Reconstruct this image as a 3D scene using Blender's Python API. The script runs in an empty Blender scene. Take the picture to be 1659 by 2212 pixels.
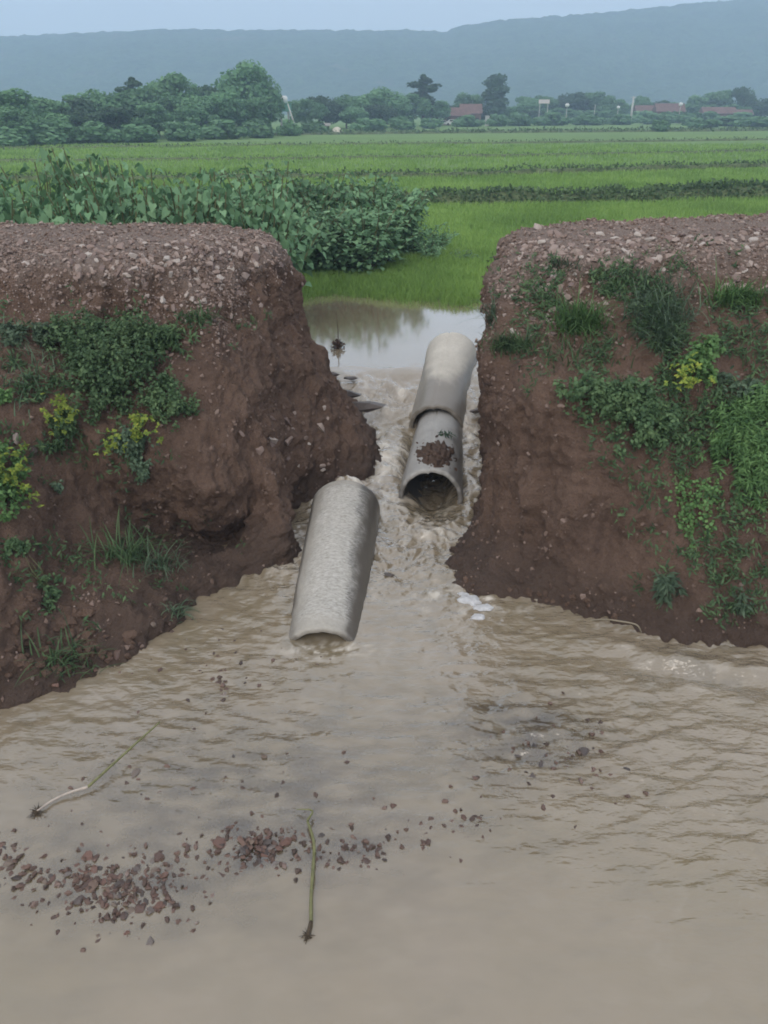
import bpy, bmesh, math, random
import numpy as np
from mathutils import Vector, Matrix
from mathutils.bvhtree import BVHTree

random.seed(7)
rng = np.random.default_rng(7)
scene = bpy.context.scene
col = scene.collection

# ------------------------------------------------------------------ camera
CAM_H = 4.1
PITCH = math.radians(27.54)
F_PX = 1670.0            # focal length for a 1659 x 2212 frame
cam_d = bpy.data.cameras.new("camera")
cam_d.sensor_fit = 'VERTICAL'
cam_d.sensor_height = 36.0
cam_d.lens = 36.0 * F_PX / 2212.0
cam_d.clip_start = 0.05
cam_d.clip_end = 20000
cam = bpy.data.objects.new("camera", cam_d)
col.objects.link(cam)
cam.location = (0, 0, CAM_H)
cam.rotation_euler = (math.pi / 2 - PITCH, 0, 0)
scene.camera = cam

# ------------------------------------------------------------------ sky, sun, exposure
SUN_EL, SUN_AZ = math.radians(38), math.radians(200)
world = bpy.data.worlds.new("World")
scene.world = world
world.use_nodes = True
wn = world.node_tree
wn.nodes.clear()
wo = wn.nodes.new('ShaderNodeOutputWorld')
wb = wn.nodes.new('ShaderNodeBackground')
sky = wn.nodes.new('ShaderNodeTexSky')
sky.sky_type = 'NISHITA'
sky.sun_disc = False
sky.sun_elevation = SUN_EL
sky.sun_rotation = SUN_AZ
sky.air_density = 1.2
sky.dust_density = 6.0
# an even overcast layer: pale blue low down, whiter and brighter overhead
geo = wn.nodes.new('ShaderNodeTexCoord')
sep = wn.nodes.new('ShaderNodeSeparateXYZ')
wn.links.new(geo.outputs['Generated'], sep.inputs[0])
ramp = wn.nodes.new('ShaderNodeValToRGB')
ramp.color_ramp.elements[0].position = 0.0
ramp.color_ramp.elements[0].color = (0.70, 0.78, 0.85, 1)
ramp.color_ramp.elements[1].position = 0.75
ramp.color_ramp.elements[1].color = (0.96, 0.96, 0.98, 1)
e = ramp.color_ramp.elements.new(0.12); e.color = (0.74, 0.79, 0.86, 1)
e = ramp.color_ramp.elements.new(0.25); e.color = (0.92, 0.92, 0.95, 1)
wn.links.new(sep.outputs['Z'], ramp.inputs[0])
cn = wn.nodes.new('ShaderNodeTexNoise')
cn.inputs['Scale'].default_value = 2.2
cn.inputs['Detail'].default_value = 4
wn.links.new(geo.outputs['Generated'], cn.inputs['Vector'])
cr = wn.nodes.new('ShaderNodeMapRange')
cr.inputs['From Min'].default_value = 0.3; cr.inputs['From Max'].default_value = 0.7
cr.inputs['To Min'].default_value = 9.2; cr.inputs['To Max'].default_value = 10.8
wn.links.new(cn.outputs['Fac'], cr.inputs['Value'])
cm = wn.nodes.new('ShaderNodeVectorMath'); cm.operation = 'SCALE'
wn.links.new(ramp.outputs['Color'], cm.inputs[0])
wn.links.new(cr.outputs[0], cm.inputs['Scale'])
mx = wn.nodes.new('ShaderNodeMix'); mx.data_type = 'RGBA'
mx.inputs['Factor'].default_value = 0.85
wn.links.new(sky.outputs['Color'], mx.inputs['A'])
wn.links.new(cm.outputs[0], mx.inputs['B'])
wn.links.new(mx.outputs['Result'], wb.inputs['Color'])
wb.inputs['Strength'].default_value = 0.085
wn.links.new(wb.outputs[0], wo.inputs['Surface'])

sun_d = bpy.data.lights.new("sun", 'SUN')
sun_d.energy = 0.6
sun_d.angle = math.radians(40)
sun_d.color = (1.0, 0.96, 0.9)
sun = bpy.data.objects.new("sun", sun_d)
col.objects.link(sun)
sun.rotation_euler = (math.pi / 2 - SUN_EL, 0, math.pi - SUN_AZ)
sun["kind"] = "helper"

vs = scene.view_settings
vs.view_transform = 'Standard'
vs.look = 'None'
vs.exposure = 0.75
vs.gamma = 1.0
vs.use_curve_mapping = False
scene.render.engine = 'CYCLES'
scene.cycles.use_denoising = True
scene.cycles.filter_width = 1.8
scene.cycles.max_bounces = 6
scene.cycles.transparent_max_bounces = 8
scene.cycles.volume_bounces = 3
scene.cycles.caustics_reflective = False
scene.cycles.caustics_refractive = False

# ------------------------------------------------------------------ helpers: rays, noise, meshes
CP, SP = math.cos(PITCH), math.sin(PITCH)


def ray(u, v):
    dx = (u - 829.5) / F_PX
    a = (1106.0 - v) / F_PX
    return np.array([dx, CP + a * SP, -SP + a * CP])


def PZ(u, v, z):
    d = ray(u, v)
    t = (CAM_H - z) / -d[2]
    return np.array([0, 0, CAM_H]) + d * t


def PY(u, v, y):
    d = ray(u, v)
    return np.array([0, 0, CAM_H]) + d * (y / d[1])


_perm = np.random.default_rng(3).permutation(256)
_perm = np.concatenate([_perm, _perm, _perm])
_grad = np.random.default_rng(4).normal(size=(256, 3))
_grad /= np.linalg.norm(_grad, axis=1)[:, None]


_g2 = np.stack([np.cos(np.arange(256) * 2.39996), np.sin(np.arange(256) * 2.39996)], -1)


def perlin2(x, y):
    x = np.asarray(x, float); y = np.asarray(y, float)
    x0 = np.floor(x); y0 = np.floor(y)
    xf = x - x0; yf = y - y0
    xi = x0.astype(np.int64) & 255; yi = y0.astype(np.int64) & 255
    fx = xf * xf * xf * (xf * (xf * 6 - 15) + 10); fy = yf * yf * yf * (yf * (yf * 6 - 15) + 10)
    a = _perm[xi]; b = _perm[xi + 1]
    def g(h, dx, dy):
        return _g2[h, 0] * dx + _g2[h, 1] * dy
    n0 = g(_perm[a + yi], xf, yf); n1 = g(_perm[b + yi], xf - 1, yf)
    m0 = g(_perm[a + yi + 1], xf, yf - 1); m1 = g(_perm[b + yi + 1], xf - 1, yf - 1)
    u = n0 + (n1 - n0) * fx; v = m0 + (m1 - m0) * fx
    return (u + (v - u) * fy) * 1.45


def perlin(x, y, z=None):
    if z is None: return perlin2(x, y)
    x = np.asarray(x, float); y = np.asarray(y, float)
    z = np.zeros_like(x) + 0.37 if z is None else np.asarray(z, float)
    xi = np.floor(x).astype(int); yi = np.floor(y).astype(int); zi = np.floor(z).astype(int)
    xf = x - xi; yf = y - yi; zf = z - zi
    fx = xf**3 * (xf * (xf * 6 - 15) + 10); fy = yf**3 * (yf * (yf * 6 - 15) + 10); fz = zf**3 * (zf * (zf * 6 - 15) + 10)
    xi &= 255; yi &= 255; zi &= 255

    def g(i, j, k):
        h = _perm[_perm[_perm[(xi + i) & 255] + ((yi + j) & 255)] + ((zi + k) & 255)]
        G = _grad[h]
        return G[..., 0] * (xf - i) + G[..., 1] * (yf - j) + G[..., 2] * (zf - k)
    def L(a, b, t): return a + (b - a) * t
    return L(L(L(g(0, 0, 0), g(1, 0, 0), fx), L(g(0, 1, 0), g(1, 1, 0), fx), fy),
             L(L(g(0, 0, 1), g(1, 0, 1), fx), L(g(0, 1, 1), g(1, 1, 1), fx), fy), fz) * 1.5


def fbm(x, y, z=None, o=4):
    s = 0; a = 1.0
    for i in range(o):
        f = 2.03**i
        s = s + a * perlin(np.asarray(x) * f + 7.1 * i, np.asarray(y) * f + 3.3 * i, None if z is None else np.asarray(z) * f + 1.7 * i)
        a *= 0.5
    return s


def ss(a, b, x):
    t = np.clip((np.asarray(x, float) - a) / (b - a), 0, 1)
    return t * t * (3 - 2 * t)


def mesh(name, V, F, attrs=None, smooth=True):
    V = np.asarray(V, np.float32); F = np.asarray(F, np.int32)
    me = bpy.data.meshes.new(name)
    me.vertices.add(len(V)); me.vertices.foreach_set('co', V.ravel())
    m, k = F.shape
    me.loops.add(m * k); me.loops.foreach_set('vertex_index', F.ravel())
    me.polygons.add(m)
    me.polygons.foreach_set('loop_start', np.arange(0, m * k, k, dtype=np.int32))
    me.polygons.foreach_set('loop_total', np.full(m, k, np.int32))
    me.polygons.foreach_set('use_smooth', np.full(m, smooth, bool))
    for an, arr in (attrs or {}).items():
        at = me.attributes.new(an, 'FLOAT', 'POINT')
        at.data.foreach_set('value', np.asarray(arr, np.float32))
    me.update(calc_edges=True)
    me.validate()
    return me


def obj(name, me, mat=None, parent=None, loc=None):
    if mat is not None and len(me.materials) == 0:
        me.materials.append(mat)
    o = bpy.data.objects.new(name, me)
    col.objects.link(o)
    if parent is not None:
        o.parent = parent
    if loc is not None:
        o.location = loc
    return o


def tag(o, label=None, cat=None, group=None, kind=None):
    if label: o['label'] = label
    if cat: o['category'] = cat
    if group: o['group'] = group
    if kind: o['kind'] = kind
    return o


def empty(name, loc=(0, 0, 0), rz=0.0):
    o = bpy.data.objects.new(name, None)
    col.objects.link(o)
    o.location = loc
    o.rotation_euler = (0, 0, rz)
    o.empty_display_size = 0.1
    return o


def copy_tree(o, parent=None):
    c = o.copy()
    col.objects.link(c)
    c.parent = parent
    for ch in o.children:
        copy_tree(ch, c)
    return c


def grid_faces(nu, nv):
    i = np.arange(nu * nv).reshape(nu, nv)
    return np.stack([i[:-1, :-1], i[1:, :-1], i[1:, 1:], i[:-1, 1:]], -1).reshape(-1, 4)


class MB:
    """collects quads / tris of boxes, tubes and hulls; one build = one mesh"""
    def __init__(s): s.v = []; s.f = []
    def add(s, V, F):
        n = len(s.v); s.v += [tuple(p) for p in V]; s.f += [[i + n for i in f] for f in F]
    def box(s, c, size, rz=0, taper=1.0):
        x, y, z = [k / 2 for k in size]
        V = []
        for sz in (-1, 1):
            t = taper if sz > 0 else 1
            for sx, sy in ((-1, -1), (1, -1), (1, 1), (-1, 1)):
                px, py = sx * x * t, sy * y * t
                V.append((c[0] + px * math.cos(rz) - py * math.sin(rz), c[1] + px * math.sin(rz) + py * math.cos(rz), c[2] + sz * z))
        s.add(V, [[3, 2, 1, 0], [4, 5, 6, 7], [0, 1, 5, 4], [1, 2, 6, 5], [2, 3, 7, 6], [3, 0, 4, 7]])
    def tube(s, pts, radii, n=8, cap=True):
        pts = [Vector(p) for p in pts]
        rings = []
        for i, p in enumerate(pts):
            d = (pts[min(i + 1, len(pts) - 1)] - pts[max(i - 1, 0)])
            d = d.normalized() if d.length > 1e-9 else Vector((0, 0, 1))
            a = d.cross(Vector((0, 0, 1)) if abs(d.z) < .9 else Vector((1, 0, 0))).normalized()
            b = d.cross(a)
            rings.append([p + (a * math.cos(2 * math.pi * k / n) + b * math.sin(2 * math.pi * k / n)) * radii[i] for k in range(n)])
        V = [q for r in rings for q in r]
        F = []
        for i in range(len(pts) - 1):
            for k in range(n):
                F.append([i * n + k, i * n + (k + 1) % n, (i + 1) * n + (k + 1) % n, (i + 1) * n + k])
        if cap:
            F.append(list(range(n))[::-1]); F.append([(len(pts) - 1) * n + k for k in range(n)])
        s.add(V, F)
    def mesh(s, name, smooth=False):
        me = bpy.data.meshes.new(name)
        me.from_pydata(s.v, [], s.f)
        if smooth:
            for p in me.polygons: p.use_smooth = True
        me.update()
        return me
    def build(s, name, mat, parent=None, smooth=False):
        return obj(name, s.mesh(name, smooth), mat, parent)


# ------------------------------------------------------------------ materials
class NT:
    def __init__(s, name):
        s.m = bpy.data.materials.new(name); s.m.use_nodes = True
        s.t = s.m.node_tree; s.t.nodes.clear()
        s.out = s.n('ShaderNodeOutputMaterial')
        s.p = s.n('ShaderNodeBsdfPrincipled')
        s.l(s.p.outputs[0], s.out.inputs['Surface'])
    def n(s, t, **kw):
        x = s.t.nodes.new(t)
        for k, v in kw.items(): setattr(x, k, v)
        return x
    def l(s, a, b): s.t.links.new(a, b)
    def pos(s):
        return s.n('ShaderNodeNewGeometry').outputs['Position']
    def objc(s):
        return s.n('ShaderNodeTexCoord').outputs['Object']
    def noise(s, vec, scale, detail=5, rough=.55, stretch=None):
        if stretch:
            mp = s.n('ShaderNodeMapping'); mp.inputs['Scale'].default_value = stretch
            s.l(vec, mp.inputs['Vector']); vec = mp.outputs[0]
        x = s.n('ShaderNodeTexNoise')
        x.inputs['Scale'].default_value = scale; x.inputs['Detail'].default_value = detail
        x.inputs['Roughness'].default_value = rough
        s.l(vec, x.inputs['Vector'])
        return x.outputs['Fac']
    def vor(s, vec, scale, feature='F1', out='Distance'):
        x = s.n('ShaderNodeTexVoronoi'); x.feature = feature
        x.inputs['Scale'].default_value = scale
        s.l(vec, x.inputs['Vector'])
        return x.outputs[out]
    def ramp(s, fac, stops):
        r = s.n('ShaderNodeValToRGB'); els = r.color_ramp.elements
        els[0].position, els[0].color = stops[0][0], (*stops[0][1], 1)
        els[1].position, els[1].color = stops[-1][0], (*stops[-1][1], 1)
        for p, c in stops[1:-1]:
            q = els.new(p); q.color = (*c, 1)
        s.l(fac, r.inputs[0])
        return r.outputs['Color']
    def rng(s, fac, a, b, c, d):
        r = s.n('ShaderNodeMapRange')
        for k, v in zip(('From Min', 'From Max', 'To Min', 'To Max'), (a, b, c, d)): r.inputs[k].default_value = v
        s.l(fac, r.inputs['Value'])
        return r.outputs[0]
    def mix(s, fac, a, b, mode='MIX'):
        m = s.n('ShaderNodeMix'); m.data_type = 'RGBA'; m.blend_type = mode
        for sock, val in (('Factor', fac), ('A', a), ('B', b)):
            if hasattr(val, 'default_value') or hasattr(val, 'is_linked'): s.l(val, m.inputs[sock])
            elif isinstance(val, (int, float)): m.inputs[sock].default_value = val
            else: m.inputs[sock].default_value = (*val, 1)
        return m.outputs['Result']
    def math(s, op, a, b=0.0):
        m = s.n('ShaderNodeMath'); m.operation = op
        for i, v in enumerate((a, b)):
            if isinstance(v, (int, float)): m.inputs[i].default_value = v
            else: s.l(v, m.inputs[i])
        return m.outputs[0]
    def attr(s, name):
        a = s.n('ShaderNodeAttribute'); a.attribute_name = name
        return a.outputs['Fac']
    def objrand(s):
        return s.n('ShaderNodeObjectInfo').outputs['Random']
    def col(s, c): 
        if isinstance(c, tuple): s.p.inputs['Base Color'].default_value = (*c, 1)
        else: s.l(c, s.p.inputs['Base Color'])
    def rough(s, r):
        if isinstance(r, (int, float)): s.p.inputs['Roughness'].default_value = r
        else: s.l(r, s.p.inputs['Roughness'])
    def bump(s, h, strength=.5, dist=.02, chain=None):
        b = s.n('ShaderNodeBump'); b.inputs['Strength'].default_value = strength; b.inputs['Distance'].default_value = dist
        s.l(h, b.inputs['Height'])
        if chain is not None: s.l(chain, b.inputs['Normal'])
        s.l(b.outputs[0], s.p.inputs['Normal'])
        return b.outputs[0]


M = {}


def mat_soil():
    t = NT('soil')
    p = t.pos()
    n1 = t.noise(p, 1.3, 6, .6); n2 = t.noise(p, 14, 6, .65); n3 = t.noise(p, 60, 3, .6)
    c = t.ramp(n1, [(.3, (.088, .056, .042)), (.5, (.123, .078, .056)), (.7, (.165, .105, .076))])
    c = t.mix(t.rng(n2, .35, .7, 0, .55), c, (.185, .122, .09))
    c = t.mix(t.rng(n3, .5, .75, 0, .5), c, (.055, .039, .032))
    # grit in the road top: paler, pinkish grey crushed stone dust
    g = t.ramp(t.noise(p, 35, 5, .7), [(.3, (.145, .107, .09)), (.5, (.205, .158, .134)), (.7, (.265, .218, .19))])
    c = t.mix(t.attr('road'), c, g)
    # damp dark band of soil near the stream
    c = t.mix(t.attr('damp'), c, (.078, .052, .039))
    t.col(c)
    t.rough(t.rng(t.attr('damp'), 0, 1, .92, .6))
    t.p.inputs['Specular IOR Level'].default_value = .25
    v = t.vor(p, 38)
    b = t.bump(t.noise(p, 9, 8, .75), .9, .08)
    t.bump(v, .35, .02, b)
    return t.m


def mat_stone(name, stops, spec=.3, rough=.8, mott=(.16, .115, .10)):
    t = NT(name)
    p = t.objc()
    c = t.ramp(t.objrand(), stops)
    n = t.noise(p, 30, 5, .6)
    c = t.mix(t.rng(n, .3, .7, .0, .5), c, tuple(x * 1.0 for x in mott))
    t.col(c); t.rough(rough); t.p.inputs['Specular IOR Level'].default_value = spec
    t.bump(t.noise(p, 50, 5, .7), .5, .01)
    return t.m


def mat_gravel(name='gravel', *stops_, rough=.85):
    t = NT(name)
    stops_ = list(stops_)
    if stops_ and isinstance(stops_[-1], float): rough = stops_.pop()
    c = t.ramp(t.attr('tint'), stops_ or [(0, (.10, .068, .052)), (.35, (.19, .134, .108)), (.7, (.275, .208, .175)), (1, (.38, .32, .285))])
    n = t.noise(t.pos(), 60, 4, .6)
    c = t.mix(t.rng(n, .3, .7, 0, .4), c, (.11, .072, .058))
    t.col(c); t.rough(rough); t.p.inputs['Specular IOR Level'].default_value = .25
    t.bump(t.noise(t.pos(), 90, 4, .6), .4, .01)
    return t.m


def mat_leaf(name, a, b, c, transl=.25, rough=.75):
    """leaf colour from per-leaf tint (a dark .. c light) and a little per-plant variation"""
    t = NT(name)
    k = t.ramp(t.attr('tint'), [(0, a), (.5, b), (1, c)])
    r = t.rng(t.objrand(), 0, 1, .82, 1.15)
    hs = t.n('ShaderNodeHueSaturation'); t.l(k, hs.inputs['Color']); t.l(r, hs.inputs['Value'])
    t.col(hs.outputs[0]); t.rough(rough); t.p.inputs['Specular IOR Level'].default_value = .35
    tr = t.n('ShaderNodeBsdfTranslucent'); t.l(hs.outputs[0], tr.inputs['Color'])
    ms = t.n('ShaderNodeMixShader'); ms.inputs[0].default_value = transl
    t.l(t.p.outputs[0], ms.inputs[1]); t.l(tr.outputs[0], ms.inputs[2])
    t.l(ms.outputs[0], t.out.inputs['Surface'])
    return t.m


def mat_plain(name, c, rough=.8, var=.25, scale=8, bump=.2, bdist=.01):
    t = NT(name)
    p = t.objc()
    n = t.noise(p, scale, 5, .6)
    d = tuple(x * (1 - var) for x in c); l = tuple(min(1, x * (1 + var)) for x in c)
    t.col(t.ramp(n, [(.3, d), (.7, l)])); t.rough(rough)
    t.p.inputs['Specular IOR Level'].default_value = .3
    if bump: t.bump(t.noise(p, scale * 5, 5, .6), bump, bdist)
    return t.m


def mat_water():
    """silt-laden water: the light coming back out of the silt ignores the ripples, the surface reflection follows them"""
    t = NT('muddy_water')
    t.t.nodes.remove(t.p)
    p = t.pos()
    n1 = t.noise(p, .55, 4, .55); n2 = t.noise(p, 2.2, 5, .6, (1.0, 1.6, 1))
    c = t.ramp(n1, [(.3, (.20, .16, .10)), (.5, (.222, .178, .12)), (.7, (.238, .192, .138))])
    c = t.mix(t.rng(n2, .35, .7, 0, .3), c, (.178, .15, .10))
    st = t.attr('streak')
    c = t.mix(t.rng(st, .1, .8, 0, .35), c, (.275, .232, .175))
    c = t.mix(t.rng(st, -.1, -.8, 0, .4), c, (.14, .118, .082))
    foam = t.attr('foam')
    c = t.mix(foam, c, (.76, .71, .63))
    rip = t.attr('ripple')
    h1 = t.noise(p, 5.5, 3, .55, (1.0, 2.2, 1)); h2 = t.noise(p, 20, 2, .5, (1, 2.2, 1))
    hh = t.math('ADD', h1, t.math('MULTIPLY', h2, .16))
    bp = t.n('ShaderNodeBump'); bp.inputs['Strength'].default_value = 1.0; bp.inputs['Distance'].default_value = .040
    t.l(t.math('MULTIPLY', hh, rip), bp.inputs['Height'])
    g = t.n('ShaderNodeNewGeometry')
    vm = t.n('ShaderNodeMix'); vm.data_type = 'VECTOR'
    t.l(t.rng(t.attr('churn'), 0, 1, .22, .55), vm.inputs['Factor'])
    vm.inputs[4].default_value = (0, 0, 1); t.l(g.outputs['Normal'], vm.inputs[5])
    nz = t.n('ShaderNodeVectorMath'); nz.operation = 'NORMALIZE'; t.l(vm.outputs[1], nz.inputs[0])
    df = t.n('ShaderNodeBsdfDiffuse'); t.l(c, df.inputs['Color']); t.l(nz.outputs[0], df.inputs['Normal'])
    gl = t.n('ShaderNodeBsdfGlossy'); t.l(bp.outputs[0], gl.inputs['Normal'])
    t.l(t.rng(foam, 0, 1, .09, .6), gl.inputs['Roughness'])
    gl.inputs['Color'].default_value = (1, 1, 1, 1)
    fr = t.n('ShaderNodeFresnel'); fr.inputs['IOR'].default_value = 1.62; t.l(bp.outputs[0], fr.inputs['Normal'])
    # thin water over the stones lets some of the bed show
    tr = t.n('ShaderNodeBsdfTransparent')
    m0 = t.n('ShaderNodeMixShader'); t.l(t.attr('thin'), m0.inputs[0]); t.l(df.outputs[0], m0.inputs[1]); t.l(tr.outputs[0], m0.inputs[2])
    sheen = t.n('ShaderNodeMath'); sheen.operation = 'MULTIPLY_ADD'; sheen.use_clamp = True
    t.l(fr.outputs[0], sheen.inputs[0]); sheen.inputs[1].default_value = 1.7; sheen.inputs[2].default_value = .0
    m1 = t.n('ShaderNodeMixShader'); t.l(t.math('MULTIPLY', sheen.outputs[0], t.rng(foam, 0, 1, 1, .25)), m1.inputs[0]); t.l(m0.outputs[0], m1.inputs[1]); t.l(gl.outputs[0], m1.inputs[2])
    t.l(m1.outputs[0], t.out.inputs['Surface'])
    return t.m


def mat_concrete(name, base, light, wet):
    t = NT(name)
    p = t.objc()
    n1 = t.noise(p, 3, 6, .65); n2 = t.noise(p, 40, 4, .6)
    c = t.ramp(n1, [(.3, base), (.7, light)])
    c = t.mix(t.rng(n2, .4, .75, 0, .3), c, tuple(x * .6 for x in base))
    w = t.attr('wet')  # waterline wetting and dark flanks outside, painted shade inside the bore
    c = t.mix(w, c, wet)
    st = t.noise(p, 42, 5, .75, (.55, 1.5, .55))
    c = t.mix(t.math('MULTIPLY', t.attr('film'), t.rng(st, .40, .66, 0, .85)), c, (.62, .60, .56))  # pale flecks painted for sky reflected in the thin water film
    t.col(c)
    t.rough(t.rng(w, 0, 1, .75, .35))
    b = t.bump(n2, .3, .008)
    t.bump(t.math('MULTIPLY', st, t.attr('film')), .8, .02, b)
    return t.m


M['soil'] = mat_soil()
M['stone'] = mat_stone('stone_pale', [(0, (.15, .11, .10)), (.4, (.275, .206, .176)), (.75, (.365, .296, .258)), (1, (.50, .455, .41))])
M['stone_red'] = mat_stone('stone_red_wet', [(0, (.05, .038, .034)), (.35, (.115, .068, .053)), (.6, (.175, .09, .066)), (.8, (.18, .13, .095)), (1, (.19, .165, .15))], .5, .4, (.06, .042, .036))
M['stone_dark'] = mat_stone('stone_dark_wet', [(0, (.06, .05, .045)), (1, (.11, .085, .075))], .5, .35, (.05, .04, .036))
M['gravel'] = mat_gravel()
M['shingle'] = mat_gravel('shingle', (0, (.05, .038, .032)), (.35, (.105, .066, .052)), (.7, (.16, .105, .085)), (1, (.24, .20, .18)), .45)
M['water'] = mat_water()
M['pipe_dry'] = mat_concrete('concrete_pale', (.41, .38, .33), (.52, .49, .43), (.20, .18, .155))
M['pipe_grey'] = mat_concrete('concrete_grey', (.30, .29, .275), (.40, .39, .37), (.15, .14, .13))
M['pipe_wet'] = mat_concrete('concrete_wet', (.30, .28, .245), (.39, .365, .32), (.11, .098, .083))
M['thicket'] = mat_leaf('thicket_leaf', (.07, .15, .075), (.14, .265, .135), (.23, .38, .20))
M['herb'] = mat_leaf('herb_leaf', (.04, .08, .036), (.075, .135, .058), (.13, .205, .09))
M['herb_grey'] = mat_leaf('herb_leaf_grey', (.05, .085, .05), (.085, .135, .08), (.14, .20, .125))
M['herb_bright'] = mat_leaf('herb_leaf_bright', (.05, .11, .038), (.09, .18, .058), (.145, .26, .09))
M['yellow'] = mat_leaf('yellow_leaf', (.09, .16, .03), (.20, .26, .04), (.34, .36, .06))
M['rice'] = mat_leaf('rice_blade', (.13, .23, .055), (.20, .33, .08), (.28, .42, .11), .35)
M['dike_grass'] = mat_leaf('dike_grass', (.05, .09, .042), (.085, .14, .06), (.13, .195, .085))
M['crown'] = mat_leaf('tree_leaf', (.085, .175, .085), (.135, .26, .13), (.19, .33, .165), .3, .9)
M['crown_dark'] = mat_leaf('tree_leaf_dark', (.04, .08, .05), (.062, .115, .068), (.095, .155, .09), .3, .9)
M['stem'] = mat_plain('green_stem', (.11, .12, .055), .7)
M['stalk'] = mat_plain('stalk_green', (.145, .145, .065), .6, .3, 20)
M['stalk_pale'] = mat_plain('stalk_pale', (.40, .34, .29), .6, .2, 20)
M['stalk_dull'] = mat_plain('stalk_dull', (.21, .18, .13), .7, .2, 20)
M['root'] = mat_plain('root_dark', (.06, .045, .03), .9, .4, 30)
M['bark'] = mat_plain('bark', (.10, .075, .055), .9)
M['dead_leaf'] = mat_leaf('dead_leaf', (.045, .028, .02), (.085, .05, .035), (.15, .09, .065), .1, .7)
M['foam'] = mat_plain('foam', (.66, .66, .67), .8, .12, 25, .9, .03)
M['hill'] = None

# ------------------------------------------------------------------ haze is built after the hills; hills first
def build_hills():
    crest = [(-1800, 120), (-900, 100), (-300, 90), (0, 82), (150, 75), (350, 66), (600, 66), (800, 68), (870, 66), (960, 70), (990, 58), (1100, 45),
             (1250, 33), (1400, 18), (1500, 8), (1659, -5), (1900, -20), (2500, -10), (3500, 30)]
    cx, cz = [], []
    for u, v in crest:
        q = PY(u, v, 1000.0); cx.append(q[0]); cz.append(q[2])
    nx, ny = 620, 150
    xs = np.linspace(cx[0], cx[-1], nx)
    hz = np.interp(xs, cx, cz)
    ys = np.linspace(0, 1, ny)
    X, T = np.meshgrid(xs, ys, indexing='ij')
    H = np.repeat(hz[:, None], ny, 1)
    shoulder = ss(0, .72, T)
    gul = fbm(X * .0105, T * 1.4, None, 4)
    Y = 560 + 440 * T + 50 * fbm(X * .005, T * 2, None, 3) * (1 - T)
    prof = .30 * T + .70 * ss(.1, 1, T)
    Z = H * np.clip(prof + .06 * gul * np.sin(np.pi * np.clip(T, 0, 1)), 0, 2)
    Z = Z + 2.4 * fbm(X * .085, Y * .085, None, 4) * ss(0, .2, T)
    Z[:, 0] = -3
    # back slope
    V = np.stack([X, Y, Z], -1)
    back = V[:, -1:, :].copy(); back[..., 1] += 200; back[..., 2] *= .6
    V = np.concatenate([V, back], 1)
    t = NT('hill_forest')
    p = t.pos()
    n1 = t.noise(p, .03, 6, .65); n2 = t.noise(p, .15, 5, .7)
    c = t.ramp(n1, [(.3, (.03, .07, .03)), (.7, (.075, .14, .06))])
    c = t.mix(t.rng(n2, .4, .65, 0, .85), c, (.012, .03, .015))
    c = t.mix(t.rng(t.noise(p, .016, 5, .6), .64, .74, 0, .6), c, (.17, .12, .09))
    t.col(c); t.rough(1.0)
    t.bump(t.noise(p, .18, 5, .7), 1.0, 5)
    o = obj('hills', mesh('hills', V.reshape(-1, 3), grid_faces(nx, ny + 1)), t.m)
    tag(o, 'long forested hill ridge fading blue in the haze', kind='structure')


build_hills()

# ------------------------------------------------------------------ ground sheet and paddies
FIELD_Z = 0.58


def ground_z(X, Y):
    shore = Y + 1.1 * fbm(X * .35, Y * .35) - .10 * np.clip(X, -6, 6)
    z = -.3 + .88 * ss(12.0, 18.6, shore)
    return z + .03 * fbm(X * .6, Y * .6) * ss(15, 19, Y)


def build_ground():
    ys = np.concatenate([np.linspace(11.0, 30, 150), np.geomspace(30.4, 1440, 100)])
    k = np.linspace(-1, 1, 181)
    xs = np.sign(k) * (np.abs(k) * 25 + np.abs(k)**5 * 1700)
    X, Y = np.meshgrid(xs, ys, indexing='ij')
    Z = ground_z(X, Y)
    t = NT('paddy_ground')
    p = t.pos()
    n1 = t.noise(p, .05, 5, .6, (1, 2.5, 1)); n2 = t.noise(p, .6, 5, .7, (1, 2.0, 1))
    c = t.ramp(n1, [(.3, (.125, .205, .075)), (.5, (.15, .24, .08)), (.7, (.175, .27, .085))])
    c = t.mix(t.rng(n2, .35, .7, 0, .5), c, (.10, .165, .07))
    t.col(c); t.rough(.95); t.p.inputs['Specular IOR Level'].default_value = .15
    t.bump(t.noise(p, 3, 6, .7), .8, .15)
    o = obj('ground', mesh('ground', np.stack([X, Y, Z], -1).reshape(-1, 3), grid_faces(len(xs), len(ys))), t.m)
    tag(o, 'flat green paddy ground reaching to the tree line', kind='structure')


build_ground()

# templates: leaves and blades (tip along +Y, face along +Z)
def tmpl(V, F): return np.array(V, float), np.array(F, int)


HEART = tmpl([(0, 0, 0), (-.30, -.10, .05), (-.44, .18, .10), (-.30, .55, .06), (0, 1.0, -.12), (.30, .55, .06), (.44, .18, .10), (.30, -.10, .05), (0, .5, 0)],
             [(0, 2, 1), (0, 8, 2), (8, 3, 2), (8, 4, 3), (0, 7, 6), (0, 6, 8), (8, 6, 5), (8, 5, 4)])
OVAL = tmpl([(0, 0, 0), (-.28, .35, .07), (-.2, .75, .03), (0, 1, -.08), (.2, .75, .03), (.28, .35, .07)],
            [(0, 5, 1), (1, 5, 4), (1, 4, 2), (2, 4, 3)])
LANCE = tmpl([(0, 0, 0), (-.13, .4, .04), (0, 1, -.15), (.13, .4, .04)], [(0, 3, 1), (1, 3, 2)])
CLUMP = tmpl([(-.5, -.35, 0), (.1, -.55, .15), (.55, -.1, 0), (.3, .5, -.1), (-.35, .45, .1)], [(0, 1, 2), (0, 2, 3), (0, 3, 4)])


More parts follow.
